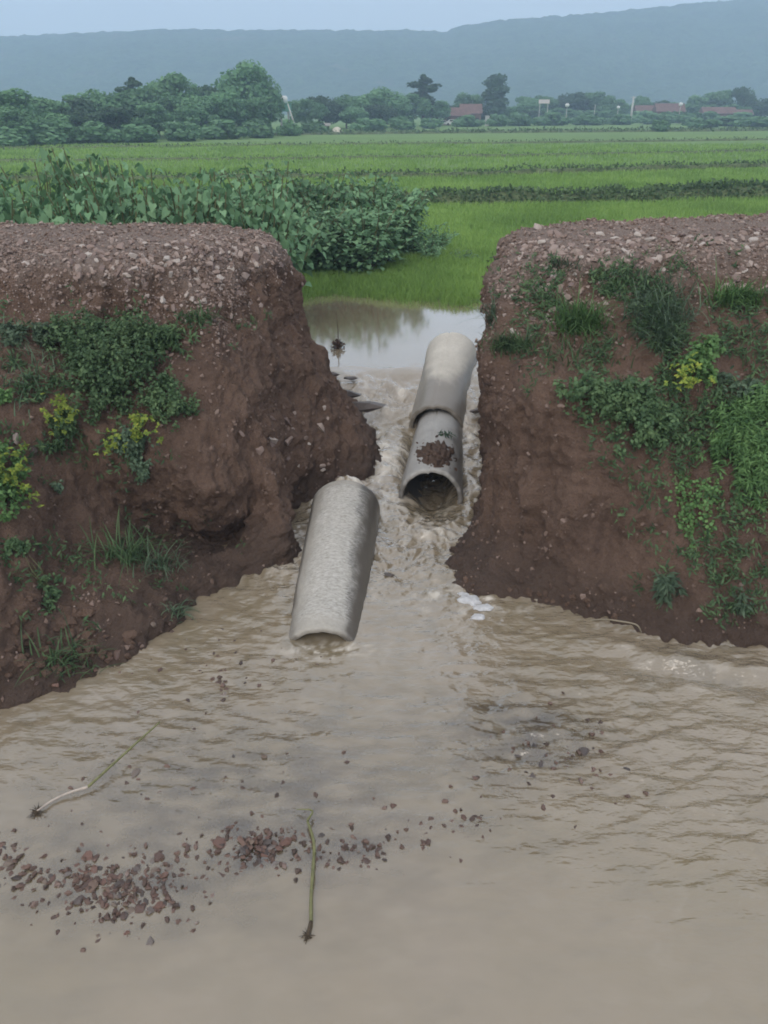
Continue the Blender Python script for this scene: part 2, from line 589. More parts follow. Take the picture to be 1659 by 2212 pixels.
def frames(nrm, dirv):
    n = nrm / (np.linalg.norm(nrm, axis=1)[:, None] + 1e-9)
    d = dirv - n * np.sum(dirv * n, 1)[:, None]
    d /= np.linalg.norm(d, axis=1)[:, None] + 1e-9
    s = np.cross(d, n)
    return np.stack([s, d, n], -1)


def scatter(t, pos, R, sc, tint, wid=None):
    TV, TF = t
    N = len(pos)
    tv = np.repeat(TV[None], N, 0)
    if wid is not None: tv = tv * np.stack([wid, np.ones(N), np.ones(N)], -1)[:, None, :]
    V = np.einsum('nij,nkj->nki', R, tv) * np.asarray(sc)[:, None, None] + pos[:, None, :]
    F = TF[None] + (np.arange(N) * len(TV))[:, None, None]
    return V.reshape(-1, 3), F.reshape(-1, 3), np.repeat(tint, len(TV))


def rdir(n, up=0.0):
    v = rng.normal(size=(n, 3)); v /= np.linalg.norm(v, axis=1)[:, None]
    v[:, 2] += up
    return v / np.linalg.norm(v, axis=1)[:, None]


def cat(parts):
    V, F, A, o = [], [], [], 0
    for v, f, a in parts:
        V.append(v); F.append(f + o); A.append(a); o += len(v)
    return np.concatenate(V), np.concatenate(F), np.concatenate(A)


BLADE_F = np.array([(0, 1, 3), (0, 3, 2), (2, 3, 4)])


def blades(pos, height, width, lean, tint):
    """upright grass blades: 5 vertices, 3 triangles each"""
    n = len(pos)
    az = rng.uniform(0, 2 * np.pi, n)
    side = np.stack([np.cos(az), np.sin(az), np.zeros(n)], -1) * (np.asarray(width) / 2)[:, None]
    la = rng.uniform(0, 2 * np.pi, n)
    ld = np.stack([np.cos(la), np.sin(la), np.zeros(n)], -1) * (lean * height)[:, None]
    up = np.stack([np.zeros(n), np.zeros(n), height], -1)
    V = np.stack([pos - side, pos + side, pos + ld * .35 + up * .6 - side * .8, pos + ld * .35 + up * .6 + side * .8, pos + ld + up * (1 - .35 * lean[:, None])], 1)
    F = BLADE_F[None] + (np.arange(n) * 5)[:, None, None]
    return V.reshape(-1, 3), F.reshape(-1, 3), np.repeat(tint, 5)


def build_rice():
    P = []
    # density falls with distance, as seen through the gap and over the road
    def area(y0, y1, x0, x1, n):
        y = rng.uniform(y0, y1, n); f = rng.uniform(0, 1, n)
        x = x0 * y + f * (x1 - x0) * y
        P.append(np.stack([x, y], -1))
    area(15.6, 22, -.22, .30, 22000)
    area(22, 34, -.25, .55, 26000)
    area(34, 55, -.5, .58, 24000)
    area(55, 95, -.55, .6, 16000)
    P = np.concatenate(P)
    z = ground_z(P[:, 0], P[:, 1])
    keep = (z > .40) | ((z > .16) & (rng.random(len(z)) < .35))
    P = P[keep]; z = z[keep]
    n = len(P)
    far = np.clip((P[:, 1] - 16) / 60, 0, 1)
    k = 3
    pos = np.repeat(np.stack([P[:, 0], P[:, 1], z - .03], -1), k, 0)
    spread = np.repeat(.04 + .12 * far, k)
    pos[:, :2] += rng.normal(size=(n * k, 2)) * spread[:, None]
    h = np.repeat(.30 + .06 * fbm(P[:, 0] * .4, P[:, 1] * .4), k) * rng.uniform(.7, 1.15, n * k)
    w = np.repeat(.014 + .05 * far, k)
    tint = np.clip(np.repeat(.5 + .35 * fbm(P[:, 0] * .25, P[:, 1] * .2), k) + rng.normal(size=n * k) * .18, 0, 1)
    V, F, A = blades(pos, h, w, rng.uniform(.1, .55, n * k), tint)
    o = obj('rice', mesh('rice', V, F, {'tint': A}), M['rice'])
    tag(o, 'young green rice standing in the flooded paddies', 'rice', kind='stuff')


build_rice()


def dike(pts, h, w, grass, gh, label, name='field_dike'):
    """low earthen bund between paddies with rough grass on it"""
    pts = np.array(pts, float)
    seg = np.linalg.norm(np.diff(pts, axis=0), axis=1); s = np.concatenate([[0], np.cumsum(seg)])
    n = max(20, int(s[-1] / (.25 if h > .3 else .6)))
    q = np.linspace(0, s[-1], n)
    cx = np.interp(q, s, pts[:, 0]); cy = np.interp(q, s, pts[:, 1])
    cy = cy + .35 * fbm(q * .2, q * 0 + pts[0, 1]) * w
    prof = np.array([(-1, -.6), (-.75, .2), (-.35, .9), (0, 1.0), (.35, .92), (.8, .2), (1, -.6)])
    hh = h * (1 + .35 * fbm(q * .3, q * 0 + 2.2))
    V = np.zeros((n, len(prof), 3))
    V[..., 0] = cx[:, None]
    V[..., 1] = cy[:, None] + prof[None, :, 0] * w
    V[..., 2] = FIELD_Z + prof[None, :, 1] * hh[:, None]
    V += .04 * rng.normal(size=V.shape) * h
    o = obj(name, mesh(name, V.reshape(-1, 3), grid_faces(n, len(prof))), M['dike_soil'])
    tag(o, label, kind='structure')
    m = grass
    i = rng.uniform(0, n - 1, m); f = rng.uniform(-.9, .9, m)
    gx = np.interp(i, np.arange(n), cx); gy = np.interp(i, np.arange(n), cy) + f * w
    gz = FIELD_Z + np.interp(f, prof[:, 0], prof[:, 1]) * np.interp(i, np.arange(n), hh)
    dens = fbm(gx * .35, gy * .35 + 9) > -.9
    pos = np.stack([gx, gy, gz - .03], -1)[dens]
    k = len(pos)
    wave = .6 + .7 * np.clip(.5 + fbm(pos[:, 0] * .45, pos[:, 1] * .2 + 4, None, 3), 0, 1.2)
    pos[:, 2] += rng.uniform(0, .8, k) * gh * wave
    dr = rdir(k, .5)
    V, F, A = scatter(OVAL, pos, frames(rdir(k, .6), dr), gh * rng.uniform(.25, .6, k) * (1 + pos[:, 1].mean() * .008), np.clip(.45 + .4 * fbm(pos[:, 0] * .5, pos[:, 1]) + rng.normal(size=k) * .2, 0, 1))
    g = obj('grass', mesh('dike_grass', V, F, {'tint': A}), M['dike_grass'], o)
    g['kind'] = 'stuff'


M['dike_soil'] = mat_plain('dike_soil', (.10, .13, .06), .95, .35, 1.2, .5, .05)
dike([(-8, 33.2), (2.5, 34.0), (8, 34.6), (14, 36.2), (20, 37.6), (32, 40)], .45, .8, 12000, .30, 'dark grassy bund across the nearest paddy')
dike([(-30, 44), (-8, 46.5), (4, 48.5), (16, 53), (28, 57), (45, 62)], .32, .6, 6000, .26, 'second grassy bund across the paddies')
dike([(-40, 61), (-10, 66), (10, 70), (30, 77), (60, 88)], .2, .5, 2500, .2, 'third low bund across the paddies')
dike([(-50, 80), (-10, 92), (20, 100), (60, 112), (90, 120)], .2, .6, 2500, .25, 'fourth low bund far across the paddies')
dike([(-20, 128), (10, 140), (50, 150), (100, 165)], .3, 1.0, 3500, .4, 'fifth low bund near the far tree line')

# ------------------------------------------------------------------ the road embankment, cut through by the flood
def cr_interp(A, ns):
    """smooth interpolation through axis 0 of A with chord-length spacing; ns = samples per segment"""
    A = np.asarray(A, float)
    h = np.linalg.norm(np.diff(A, axis=0).reshape(len(A) - 1, -1, 3), axis=2).mean(1) ** .8 + 1e-6
    d = np.diff(A, axis=0) / h.reshape(-1, *([1] * (A.ndim - 1)))
    m = np.zeros_like(A)
    m[0], m[-1] = d[0], d[-1]
    for i in range(1, len(A) - 1):
        m[i] = (d[i] * h[i - 1] + d[i - 1] * h[i]) / (h[i] + h[i - 1])
    out = []
    for i in range(len(A) - 1):
        t = np.linspace(0, 1, ns[i], endpoint=False).reshape(-1, *([1] * (A.ndim - 1)))
        out.append((2 * t**3 - 3 * t**2 + 1) * A[i] + (t**3 - 2 * t**2 + t) * h[i] * m[i] + (-2 * t**3 + 3 * t**2) * A[i + 1] + (t**3 - t**2) * h[i] * m[i + 1])
    out.append(A[-1:])
    return np.concatenate(out)


def spec(s):
    if len(s) == 4:
        u, v, k, val = s
        return PY(u, v, val) if k == 'y' else PZ(u, v, val)
    return np.array(s, float)


def build_bank(name, stations, spines, flip, label):
    S = []
    for st, sp in zip(stations, spines):
        pts = [spec(q) for q in st]
        sp = np.array((sp[0], 9.45, 2.84), float)
        w = pts[0]
        cdir = w - sp; cdir[2] = 0; cdir /= np.linalg.norm(cdir)
        under = w + cdir * .12; under[2] = w[2] - .55
        crest = pts[-1]
        inn = crest * .62 + sp * .38; inn[2] = max(crest[2], sp[2]) * .55 + min(crest[2], sp[2]) * .45 + .02
        S.append([under] + pts + [inn, sp])
    S = np.array(S)
    K = S.shape[1]
    vl = np.linalg.norm(np.diff(S, axis=1), axis=2).mean(0)
    nsv = np.maximum(3, (vl / .022).astype(int))
    A = cr_interp(np.swapaxes(S, 0, 1), nsv)        # (NV, stations, 3)
    ul = np.linalg.norm(np.diff(S[:, 2:6], axis=0), axis=2).mean(1)
    nsu = np.maximum(6, np.minimum(150, (ul / .024).astype(int)))
    G = cr_interp(np.swapaxes(A, 0, 1), nsu)        # (NU, NV, 3)
    nu, nv = G.shape[:2]
    vpar = np.repeat(np.concatenate([np.linspace(i, i + 1, n, endpoint=False) for i, n in enumerate(nsv)] + [[K - 1]])[None], nu, 0)
    top = ss(5.6, 6.6, vpar)                         # 0 on the face, 1 on the road
    du = np.gradient(G, axis=0); dv = np.gradient(G, axis=1)
    N = np.cross(du, dv); N /= np.linalg.norm(N, axis=2)[..., None] + 1e-9
    if flip: N = -N
    x, y, z = G[..., 0], G[..., 1], G[..., 2]
    big = fbm(x * 1.3, y * 1.3, z * 1.3, 3)
    mid = fbm(x * 4, y * 4, z * 3.2, 4)
    fine = fbm(x * 16, y * 16, z * 14, 3)
    rill = fbm((x + y) * 4.2, (x - y) * 4.2, z * .6, 4)
    steep = np.clip(1 - np.abs(N[..., 2]) * 1.2, 0, 1)
    D = (1 - top) * (.08 * big + .06 * mid + .024 * fine + .11 * steep * rill) + top * (.022 * mid + .010 * fine + .03 * big)
    # crumbled ledges: terraces in the face
    led = np.abs(((z + .25 * big) * 2.2) % 1 - .5) * 2
    D += (1 - top) * steep * .035 * (led - .5)
    G2 = G + N * D[..., None]
    road = np.clip(ss(5.2, 6.3, vpar + .5 * mid) + .0, 0, 1)
    damp = np.clip(1 - ss(.05, .55, z + .12 * mid), 0, 1) * (1 - top)
    me = mesh(name, G2.reshape(-1, 3), grid_faces(nu, nv), {'road': road.ravel(), 'damp': damp.ravel()})
    o = obj(name, me, M['soil'])
    tag(o, label, kind='structure')
    bvh = BVHTree.FromPolygons([tuple(p) for p in G2.reshape(-1, 3)], [tuple(f) for f in grid_faces(nu, nv)])
    return o, G2, N, vpar, bvh


def shift(st, d):
    return [tuple(spec(q) + np.array(d)) for q in st]


L1 = [(0, 1525, 'z', 0), (0, 1330, 'y', 5.1), (0, 1050, 'y', 6.0), (0, 850, 'y', 6.8), (0, 690, 'y', 7.7), (0, 565, 'z', 2.72)]
L1b = [(150, 1480, 'z', 0), (150, 1310, 'y', 5.5), (150, 1080, 'y', 6.5), (150, 900, 'y', 6.85), (150, 700, 'y', 7.75), (150, 567, 'z', 2.72)]
L2 = [(300, 1412, 'z', 0), (300, 1245, 'y', 6.0), (320, 1130, 'y', 7.0), (300, 985, 'y', 6.75), (290, 710, 'y', 7.8), (300, 568, 'z', 2.72)]
L3 = [(455, 1275, 'z', 0), (480, 1205, 'y', 6.62), (505, 1152, 'y', 7.22), (470, 1045, 'y', 6.72), (440, 760, 'y', 7.65), (440, 550, 'z', 2.72)]
L4 = [(622, 1210, 'z', 0), (612, 1140, 'y', 6.95), (585, 1040, 'y', 7.1), (535, 890, 'y', 7.35), (490, 700, 'y', 8.15), (520, 535, 'z', 2.72)]
L5 = [(618, 1098, 'z', 0), (650, 1025, 'y', 8.1), (620, 900, 'y', 8.35), (590, 760, 'y', 8.6), (570, 640, 'y', 8.9), (575, 538, 'z', 2.68)]
L6 = [(812, 1030, 'z', 0), (775, 930, 'y', 9.25), (695, 805, 'y', 9.5), (655, 705, 'y', 9.6), (636, 620, 'y', 9.6), (605, 545, 'y', 9.6)]
L7 = [(-.30, 10.7, .12), (-.70, 10.35, .6), (-1.0, 10.15, 1.3), (-1.12, 10.15, 1.8), (-1.25, 10.1, 2.3), (-1.42, 10.05, 2.68)]
L8 = [(-1.15, 12.0, .25), (-1.55, 11.5, .65), (-1.95, 11.2, 1.3), (-2.0, 10.9, 1.8), (-2.0, 10.6, 2.3), (-2.1, 10.3, 2.74)]
L9 = [(-4.2, 12.6, .2), (-4.2, 12.1, .7), (-4.2, 11.6, 1.3), (-4.2, 11.1, 1.8), (-4.2, 10.6, 2.4), (-4.3, 10.15, 2.80)]
L10 = [(-10.5, 12.8, .2), (-10.5, 12.2, .7), (-10.5, 11.6, 1.3), (-10.5, 11.0, 1.8), (-10.5, 10.5, 2.4), (-10.5, 10.1, 2.80)]
stL = [shift(L1, (-6.5, -.9, 0)), L1, L1b, L2, L3, L4, L5, L6, L7, L8, L9, L10]
spL = [(-10.6, 9.1, 2.83), (-4.1, 9.15, 2.83), (-3.5, 9.2, 2.83), (-2.9, 9.25, 2.83), (-2.5, 9.35, 2.83), (-2.25, 9.5, 2.83),
       (-2.1, 9.6, 2.82), (-2.05, 9.65, 2.82), (-2.1, 9.7, 2.82), (-2.4, 9.7, 2.82), (-4.1, 9.5, 2.83), (-10.5, 9.3, 2.83)]
bankL, GL, NL, VL, bvhL = build_bank('embankment_left', stL, spL, False, 'left half of the washed-out red earth road embankment')

R1 = [(1700, 1402, 'z', 0), (1690, 1200, 'y', 5.8), (1680, 1000, 'y', 6.25), (1670, 800, 'y', 6.9), (1665, 650, 'y', 7.6), (1665, 548, 'z', 2.76)]
R2 = [(1400, 1362, 'z', 0), (1400, 1200, 'y', 6.0), (1400, 1010, 'y', 6.35), (1400, 830, 'y', 6.85), (1400, 660, 'y', 7.65), (1400, 556, 'z', 2.76)]
R3 = [(1190, 1305, 'z', 0), (1180, 1190, 'y', 6.3), (1180, 1000, 'y', 6.55), (1170, 850, 'y', 6.75), (1190, 690, 'y', 7.75), (1210, 560, 'z', 2.72)]
R4 = [(975, 1262, 'z', 0), (1052, 1165, 'y', 6.85), (1078, 1000, 'y', 7.05), (1062, 870, 'y', 7.2), (1058, 760, 'y', 7.6), (1110, 570, 'y', 8.5)]
R5 = [(1.25, 8.3, .0), (1.28, 8.4, .5), (1.28, 8.5, 1.1), (1.24, 8.6, 1.6), (1.24, 8.8, 2.1), (1085, 560, 'y', 9.1)]
R6 = [(1.45, 10.6, .1), (1.45, 10.4, .7), (1.42, 10.2, 1.3), (1.42, 10.0, 1.8), (1.42, 9.9, 2.3), (1115, 508, 'z', 2.74)]
R7 = [(2.4, 12.2, .2), (2.35, 11.7, .8), (2.3, 11.3, 1.3), (2.25, 10.9, 1.8), (2.22, 10.6, 2.3), (1210, 487, 'z', 2.8)]
R8 = [(5.2, 13.2, .2), (5.2, 12.7, .8), (5.2, 12.2, 1.3), (5.2, 11.8, 1.8), (5.2, 11.4, 2.4), (1659, 466, 'z', 2.85)]
R9 = [(12, 14, .2), (12, 13.4, .8), (12, 12.9, 1.3), (12, 12.4, 1.8), (12, 12, 2.4), (12, 11.6, 2.85)]
stR = [shift(R1, (6.5, -.5, 0)), R1, R2, R3, R4, R5, R6, R7, R8, R9]
spR = [(10.5, 9.6, 2.85), (4.3, 9.5, 2.85), (3.2, 9.4, 2.84), (2.5, 9.3, 2.83), (2.2, 9.25, 2.82), (2.1, 9.25, 2.81), (2.2, 9.3, 2.82), (2.6, 9.4, 2.83), (4.8, 9.7, 2.86), (11.5, 10.2, 2.86)]
bankR, GR, NR, VR, bvhR = build_bank('embankment_right', stR, spR, True, 'right half of the washed-out red earth road embankment')


def hit(u, v, which=None):
    d = Vector(ray(u, v)).normalized(); o = Vector((0, 0, CAM_H))
    best = None
    for b in ((bvhL, bvhR) if which is None else (which,)):
        r = b.ray_cast(o, d)
        if r[0] is not None and (best is None or r[3] < best[3]): best = r
    if best is None: return None
    n = best[1]
    if n.dot(d) > 0: n = -n
    return np.array(best[0]), np.array(n)


# ------------------------------------------------------------------ stream bed and water
def gauss(X, Y, x, y, sx, sy, rot=0):
    c, s = math.cos(rot), math.sin(rot)
    dx, dy = X - x, Y - y
    return np.exp(-((dx * c + dy * s) / sx)**2 - ((-dx * s + dy * c) / sy)**2)


def build_bed():
    xs = np.concatenate([np.linspace(-14, -3.2, 30), np.linspace(-3.1, 2.5, 180), np.linspace(2.6, 14, 40)]); ys = np.concatenate([np.linspace(-6, 2.2, 12), np.linspace(2.3, 5.2, 110), np.linspace(5.3, 16, 60)])
    X, Y = np.meshgrid(xs, ys, indexing='ij')
    shal = np.exp(-((X + .9) / 1.6)**2 - ((Y - 3.7) / .9)**2) + .9 * np.exp(-((X - .9) / .8)**2 - ((Y - 4.2) / .6)**2)
    Z = -.45 + .40 * np.clip(shal, 0, 1) + .03 * fbm(X * 2, Y * 2)
    bar = np.clip(gauss(X, Y, -1.5, 3.0, .55, .24) + gauss(X, Y, -.75, 3.33, .36, .15) + .8 * gauss(X, Y, -.2, 3.3, .3, .1) + .6 * gauss(X, Y, -2.1, 3.2, .3, .3), 0, 1)
    Z = np.maximum(Z, -.10 + .085 * bar + .02 * fbm(X * 5, Y * 5) * bar)*(bar > .05) + Z * (bar <= .05)
    Z += .3 * ss(8.2, 11, Y)
    t = mat_plain('stream_mud', (.115, .08, .06), .8, .35, 6, .5, .03)
    o = obj('stream_bed', mesh('stream_bed', np.stack([X, Y, Z], -1).reshape(-1, 3), grid_faces(len(xs), len(ys))), t)
    tag(o, 'muddy stream bed with washed-out stones', kind='structure')
    return o


bed = build_bed()


def water_fields(X, Y):
    wx = X + .12 * fbm(X * 1.5, Y * 1.5, None, 2); wy = Y + .12 * fbm(X * 1.5 + 5, Y * 1.5, None, 2)
    level = .05 * ss(7.9, 9.6, Y) + .45 * ss(10.0, 11.9, Y + .25 * fbm(X * 1.3, Y * 1.3, None, 2))
    # churned channel between the banks
    T = ss(5.7, 6.9, Y + .25 * fbm(X * 2, Y * 2, None, 2)) * (1 - ss(11.0, 11.8, Y)) * (1 - .75 * ss(1.0, 2.0, np.abs(X - .15)))
    chute = gauss(X, Y, 0, 10.8, .8, .6)
    turb = T * 1.05 * (.040 * fbm(wx * 2.6, wy * 2.2, None, 3) + .045 * (.5 - np.abs(fbm(wx * 4.6, wy * 3.8, None, 3))) + .010 * fbm(wx * 11, wy * 9, None, 2))
    h = level + turb
    h = h + .05 * chute * fbm(wx * 3, wy * 3)
    # water heaped against the head of the lower pipe and boiling at the pipe mouth, sunk inside the grey pipe so its mouth stays dark
    h = h + .38 * gauss(X, Y, -.42, 8.0, .30, .22) + .03 * gauss(X, Y, .3, 7.5, .35, .25) - .30 * np.minimum(1, 2.2 * gauss(X, Y, .58, 9.15, .24, .8)) + .05 * gauss(X, Y, .12, 10.1, .2, .3) + .04 * gauss(X, Y, .0, 9.2, .2, .5)
    h = h + .07 * gauss(X, Y, .95, 6.75, .28, .5, -.4) - .035 * gauss(X, Y, -.53, 5.35, .3, .22)
    # spreading fan below the gap
    F = 1 - ss(6.2, 7.0, Y)
    ang = np.arctan2(X - .2, 8.2 - Y); rad = np.hypot(X - .2, Y - 8.2)
    rip = fbm(ang * 9, rad * 6.5, None, 3)
    calm = ss(2.6, 4.2, Y + .22 * X)
    h = h + F * (.003 + .009 * calm) * rip
    h = h + F * (.45 + .55 * ss(.3, 1.6, X)) * .011 * fbm(X * 3.4 + .6 * rip, Y * 7.5, None, 2) * (.15 + .85 * calm)
    # standing waves on the right and longer glassy ripples below them
    wr = gauss(X, Y, 2.5, 5.05, .95, .36, -.15)
    h = h + wr * .055 * np.sin((Y * 12 + X * 3.2) + 1.6 * fbm(X * 1.6, Y * 1.6, None, 2)) + wr * .010 * fbm(X * 7, Y * 11, None, 2)
    wl = gauss(X, Y, 2.3, 3.8, 1.0, .75)
    h = h + wl * .024 * fbm(X * 2.4, Y * 6.5, None, 2)
    wc = gauss(X, Y, 1.15, 4.45, .7, .5)
    h = h + wc * .03 * fbm(X * 4, Y * 8, None, 3)
    # foam
    rd = 1 - np.abs(fbm(wx * 5.2, wy * 4.2, None, 4)) * 2.1
    pat = fbm(X * 1.1 + 4, Y * 1.1, None, 2)
    foam = T * (ss(.75, 1.05, rd) * .35 + .6 * ss(.0, 1.0, fbm(wx * 8, wy * 2.0, None, 5) + .35 * pat)) * (.6 + .5 * pat)
    foam = foam * .75 + T * .5 * ss(.03, .07, turb) * (.7 + .5 * pat)
    foam = foam + gauss(X, Y, .02, 9.2, .28, 1.0, .1) * ss(-.5, .8, fbm(wx * 7, wy * 3, None, 5)) * 1.0
    foam = foam + gauss(X, Y, 1.12, 9.9, .2, 1.0) * ss(-.4, .8, fbm(wx * 7, wy * 3, None, 5)) * .9
    foam = foam + .7 * gauss(X, Y, -.3, 7.95, .3, .3) * ss(-.5, .6, fbm(wx * 8, wy * 6, None, 4))
    foam = foam + gauss(X, Y, .85, 6.15, .5, .3) * ss(.0, .9, fbm(wx * 6, wy * 6 + 3, None, 5)) * .9
    foam = foam + gauss(X, Y, -.5, 5.35, .35, .12) * ss(-.3, .8, fbm(wx * 9, wy * 9, None, 5)) * .7
    foam = foam + wr * .15 * ss(.15, .6, fbm(X * 5, Y * 12, None, 4))
    foam = np.clip(foam, 0, 1)
    side = .42 + .58 * ss(.3, 1.6, X)
    ripple = np.clip(.10 + .8 * calm * F * side + .8 * T + wl * .25, 0, 1) * (1 - .95 * ss(11.2, 12.4, Y))
    streak = fbm(ang * 16 + .5 * rip, rad * 2.2, None, 4) * F * (.35 + .65 * calm) + T * .8 * fbm(wx * 6, wy * 4, None, 4) + .35 * F * fbm(X * 2.2, Y * 6, None, 4)
    thin = .5 * np.clip(gauss(X, Y, -.9, 3.75, 1.6, .9) + 1.25 * gauss(X, Y, 1.05, 4.35, .55, .4), 0, 1.2) * (1 - foam) * (.45 + .9 * np.clip(.5 + fbm(X * 3, Y * 7, None, 3), 0, 1))
    bar = np.clip(gauss(X, Y, -1.5, 3.0, .6, .28) + gauss(X, Y, -.75, 3.33, .4, .18) + .8 * gauss(X, Y, -.2, 3.3, .34, .13) + .6 * gauss(X, Y, -2.1, 3.2, .35, .35), 0, 1)
    thin = np.clip(thin + .42 * bar * np.clip(.6 + .8 * fbm(X * 4, Y * 6, None, 3), 0, 1.2), 0, .75)
    return h, foam, ripple, thin, streak, T


def build_water():
    xs = np.concatenate([np.geomspace(16, 3.7, 14) * -1, np.arange(-3.6, 3.6, .018), np.geomspace(3.7, 16, 14)])
    ys = np.concatenate([np.linspace(-6, 1.6, 12), np.arange(1.7, 4.5, .015), np.arange(4.5, 8.6, .019), np.arange(8.6, 12.2, .024), np.linspace(12.25, 24, 110)])
    X, Y = np.meshgrid(xs, ys, indexing='ij')
    h, foam, ripple, thin, streak, churn = water_fields(X, Y)
    o = obj('stream_water', mesh('stream_water', np.stack([X, Y, h], -1).reshape(-1, 3), grid_faces(len(xs), len(ys)),
                                 {'foam': foam.ravel(), 'ripple': ripple.ravel(), 'thin': thin.ravel(), 'streak': streak.ravel(), 'churn': churn.ravel()}), M['water'])
    tag(o, 'muddy brown floodwater rushing through the breach', kind='structure')


build_water()

# ------------------------------------------------------------------ haze
mb = MB(); mb.box((0, 700, 90), (5200, 1600, 184))
hz = NT('haze')
hz.t.nodes.remove(hz.p)
pv = hz.n('ShaderNodeVolumePrincipled')
pv.inputs['Color'].default_value = (.56, .74, .99, 1)
pv.inputs['Density'].default_value = .00118
pv.inputs['Anisotropy'].default_value = 0.0
hz.l(pv.outputs[0], hz.out.inputs['Volume'])
tag(mb.build('haze', hz.m), 'thin bluish haze over the plain and hills', kind='stuff')

# ------------------------------------------------------------------ concrete pipes
def pipe(name, p0, p1, r0, r1, wall, mat, label, seam=True, wetfn=None, film=0.0, chip=.0, bell=None, group='concrete culvert pipes'):
    """hollow pipe from the near end p0 to the far end p1"""
    p0 = np.array(p0, float); p1 = np.array(p1, float)
    ax = p1 - p0; Ln = np.linalg.norm(ax); ax /= Ln
    side = np.cross(ax, [0, 0, 1.0]); side /= np.linalg.norm(side)
    up = np.cross(side, ax)
    n, m = 112, 70
    th = np.linspace(0, 2 * np.pi, n, endpoint=False)
    t = np.linspace(0, 1, m)
    TH, TT = np.meshgrid(th, t, indexing='ij')
    R = r0 + (r1 - r0) * TT
    if bell is not None: R = R + bell[0] * ss(bell[1], 1, TT)
    R = R + .004 * fbm(np.cos(TH) * 2, np.sin(TH) * 2, TT * 7)
    if seam:
        R = R - .016 * np.exp(-((TH - (np.pi / 2 + .12)) / .035)**2)
    rim = chip * fbm(np.cos(th) * 3, np.sin(th) * 3, th * 0 + 2, 4)
    S = TT * Ln
    S = S + (rim[:, None] * (1 - ss(0, .12, TT)))
    def pt(s, r, a):
        return p0 + ax * s[..., None] + (side * np.cos(a)[..., None] + up * np.sin(a)[..., None]) * r[..., None]
    outer = pt(S, R, TH)
    Ri = R - wall
    inner = pt(S, Ri, TH)
    # profile loop: outer (near to far), inner (far to near), with chamfered lips
    lipo0 = pt(S[:, :1] - .012, R[:, :1] - .014, TH[:, :1]); lipi0 = pt(S[:, :1] - .012, Ri[:, :1] + .012, TH[:, :1])
    lipo1 = pt(S[:, -1:] + .012, R[:, -1:] - .014, TH[:, :1]); lipi1 = pt(S[:, -1:] + .012, Ri[:, -1:] + .012, TH[:, :1])
    G = np.concatenate([lipo0, outer, lipo1, lipi1, inner[:, ::-1], lipi0], 1)
    K = G.shape[1]
    i = np.arange(n * K).reshape(n, K)
    a = np.stack([i, np.roll(i, -1, 1), np.roll(np.roll(i, -1, 1), -1, 0), np.roll(i, -1, 0)], -1).reshape(-1, 4)
    w = np.zeros((n, K)) if wetfn is None else wetfn(G, np.repeat(th[:, None], K, 1))
    w = np.array(w, float); w[:, m + 3:-1] = 1.0      # inside painted dark to stand for the shade in the bore
    fl = np.full((n, K), 0.0)
    fl[:, 3:m - 2] = film * np.clip(np.sin(TH[:, 3:m - 2]) * 4.5 - 3.0 + .5 * fbm(np.cos(TH[:, 3:m - 2]) * 3, TT[:, 3:m - 2] * 9), 0, 1) * ss(.04, .12, TT[:, 3:m - 2])
    V = G.reshape(-1, 3) - p0
    me = mesh(name, V, a, {'wet': np.clip(w, 0, 1).ravel(), 'film': fl.ravel()})
    o = obj(name, me, mat, None, tuple(p0))
    tag(o, label, 'pipe', group)
    return o


def wet_low(zw, span):
    def f(G, th):
        n = fbm(G[..., 0] * 6, G[..., 1] * 6, G[..., 2] * 6)
        return 1 - ss(zw, zw + span, G[..., 2] + .06 * n)
    return f


def dark_side(G, th):
    n = fbm(G[..., 0] * 7, G[..., 1] * 4, G[..., 2] * 7)
    return ss(.35, .6, np.cos(th) + .2 * n) + ss(.8, .95, -np.cos(th)) + (1 - ss(-.05, .10, G[..., 2] + .05 * n)) * .7  # darker right flank, left edge and waterline


pA0 = PY(942, 925, 10.35); pA1 = PY(976, 768, 12.35)
pipeA = pipe('concrete_pipe', pA0, pA1, .388, .40, .06, M['pipe_dry'], 'pale dry concrete pipe half sunk in the upstream pool',
             wetfn=lambda G, th: np.clip(1 - ss(10.5, 11.1, G[..., 1] + .35 * fbm(G[..., 0] * 5, G[..., 1] * 3)) + ss(.45, .9, np.cos(th)) * .5, 0, 1) * .55 + .8 * (1 - ss(.52, .66, G[..., 2] + .05 * fbm(G[..., 0] * 6, G[..., 1] * 6, G[..., 2] * 6))), bell=(.018, .75), chip=.02)
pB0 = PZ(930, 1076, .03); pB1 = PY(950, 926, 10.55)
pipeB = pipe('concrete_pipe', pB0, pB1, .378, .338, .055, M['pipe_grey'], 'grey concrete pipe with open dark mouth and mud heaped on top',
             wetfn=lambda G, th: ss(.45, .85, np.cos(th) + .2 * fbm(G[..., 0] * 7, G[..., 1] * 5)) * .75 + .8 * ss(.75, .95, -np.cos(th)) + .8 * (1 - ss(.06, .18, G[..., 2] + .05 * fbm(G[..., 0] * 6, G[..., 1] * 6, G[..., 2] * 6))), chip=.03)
pC0 = PY(699, 1413, 5.55); pC0[2] = -.20
pC1 = np.array([-.43, 7.75, .10])
pC0 = np.array([pC0[0], 5.5, -.215])
pipeC = pipe('concrete_pipe', pC0, pC1, .355, .385, .06, M['pipe_wet'], 'loose wet concrete pipe lying lowest in the rapids, water sheeting over it',
             seam=False, wetfn=dark_side, film=1.0, chip=.015)

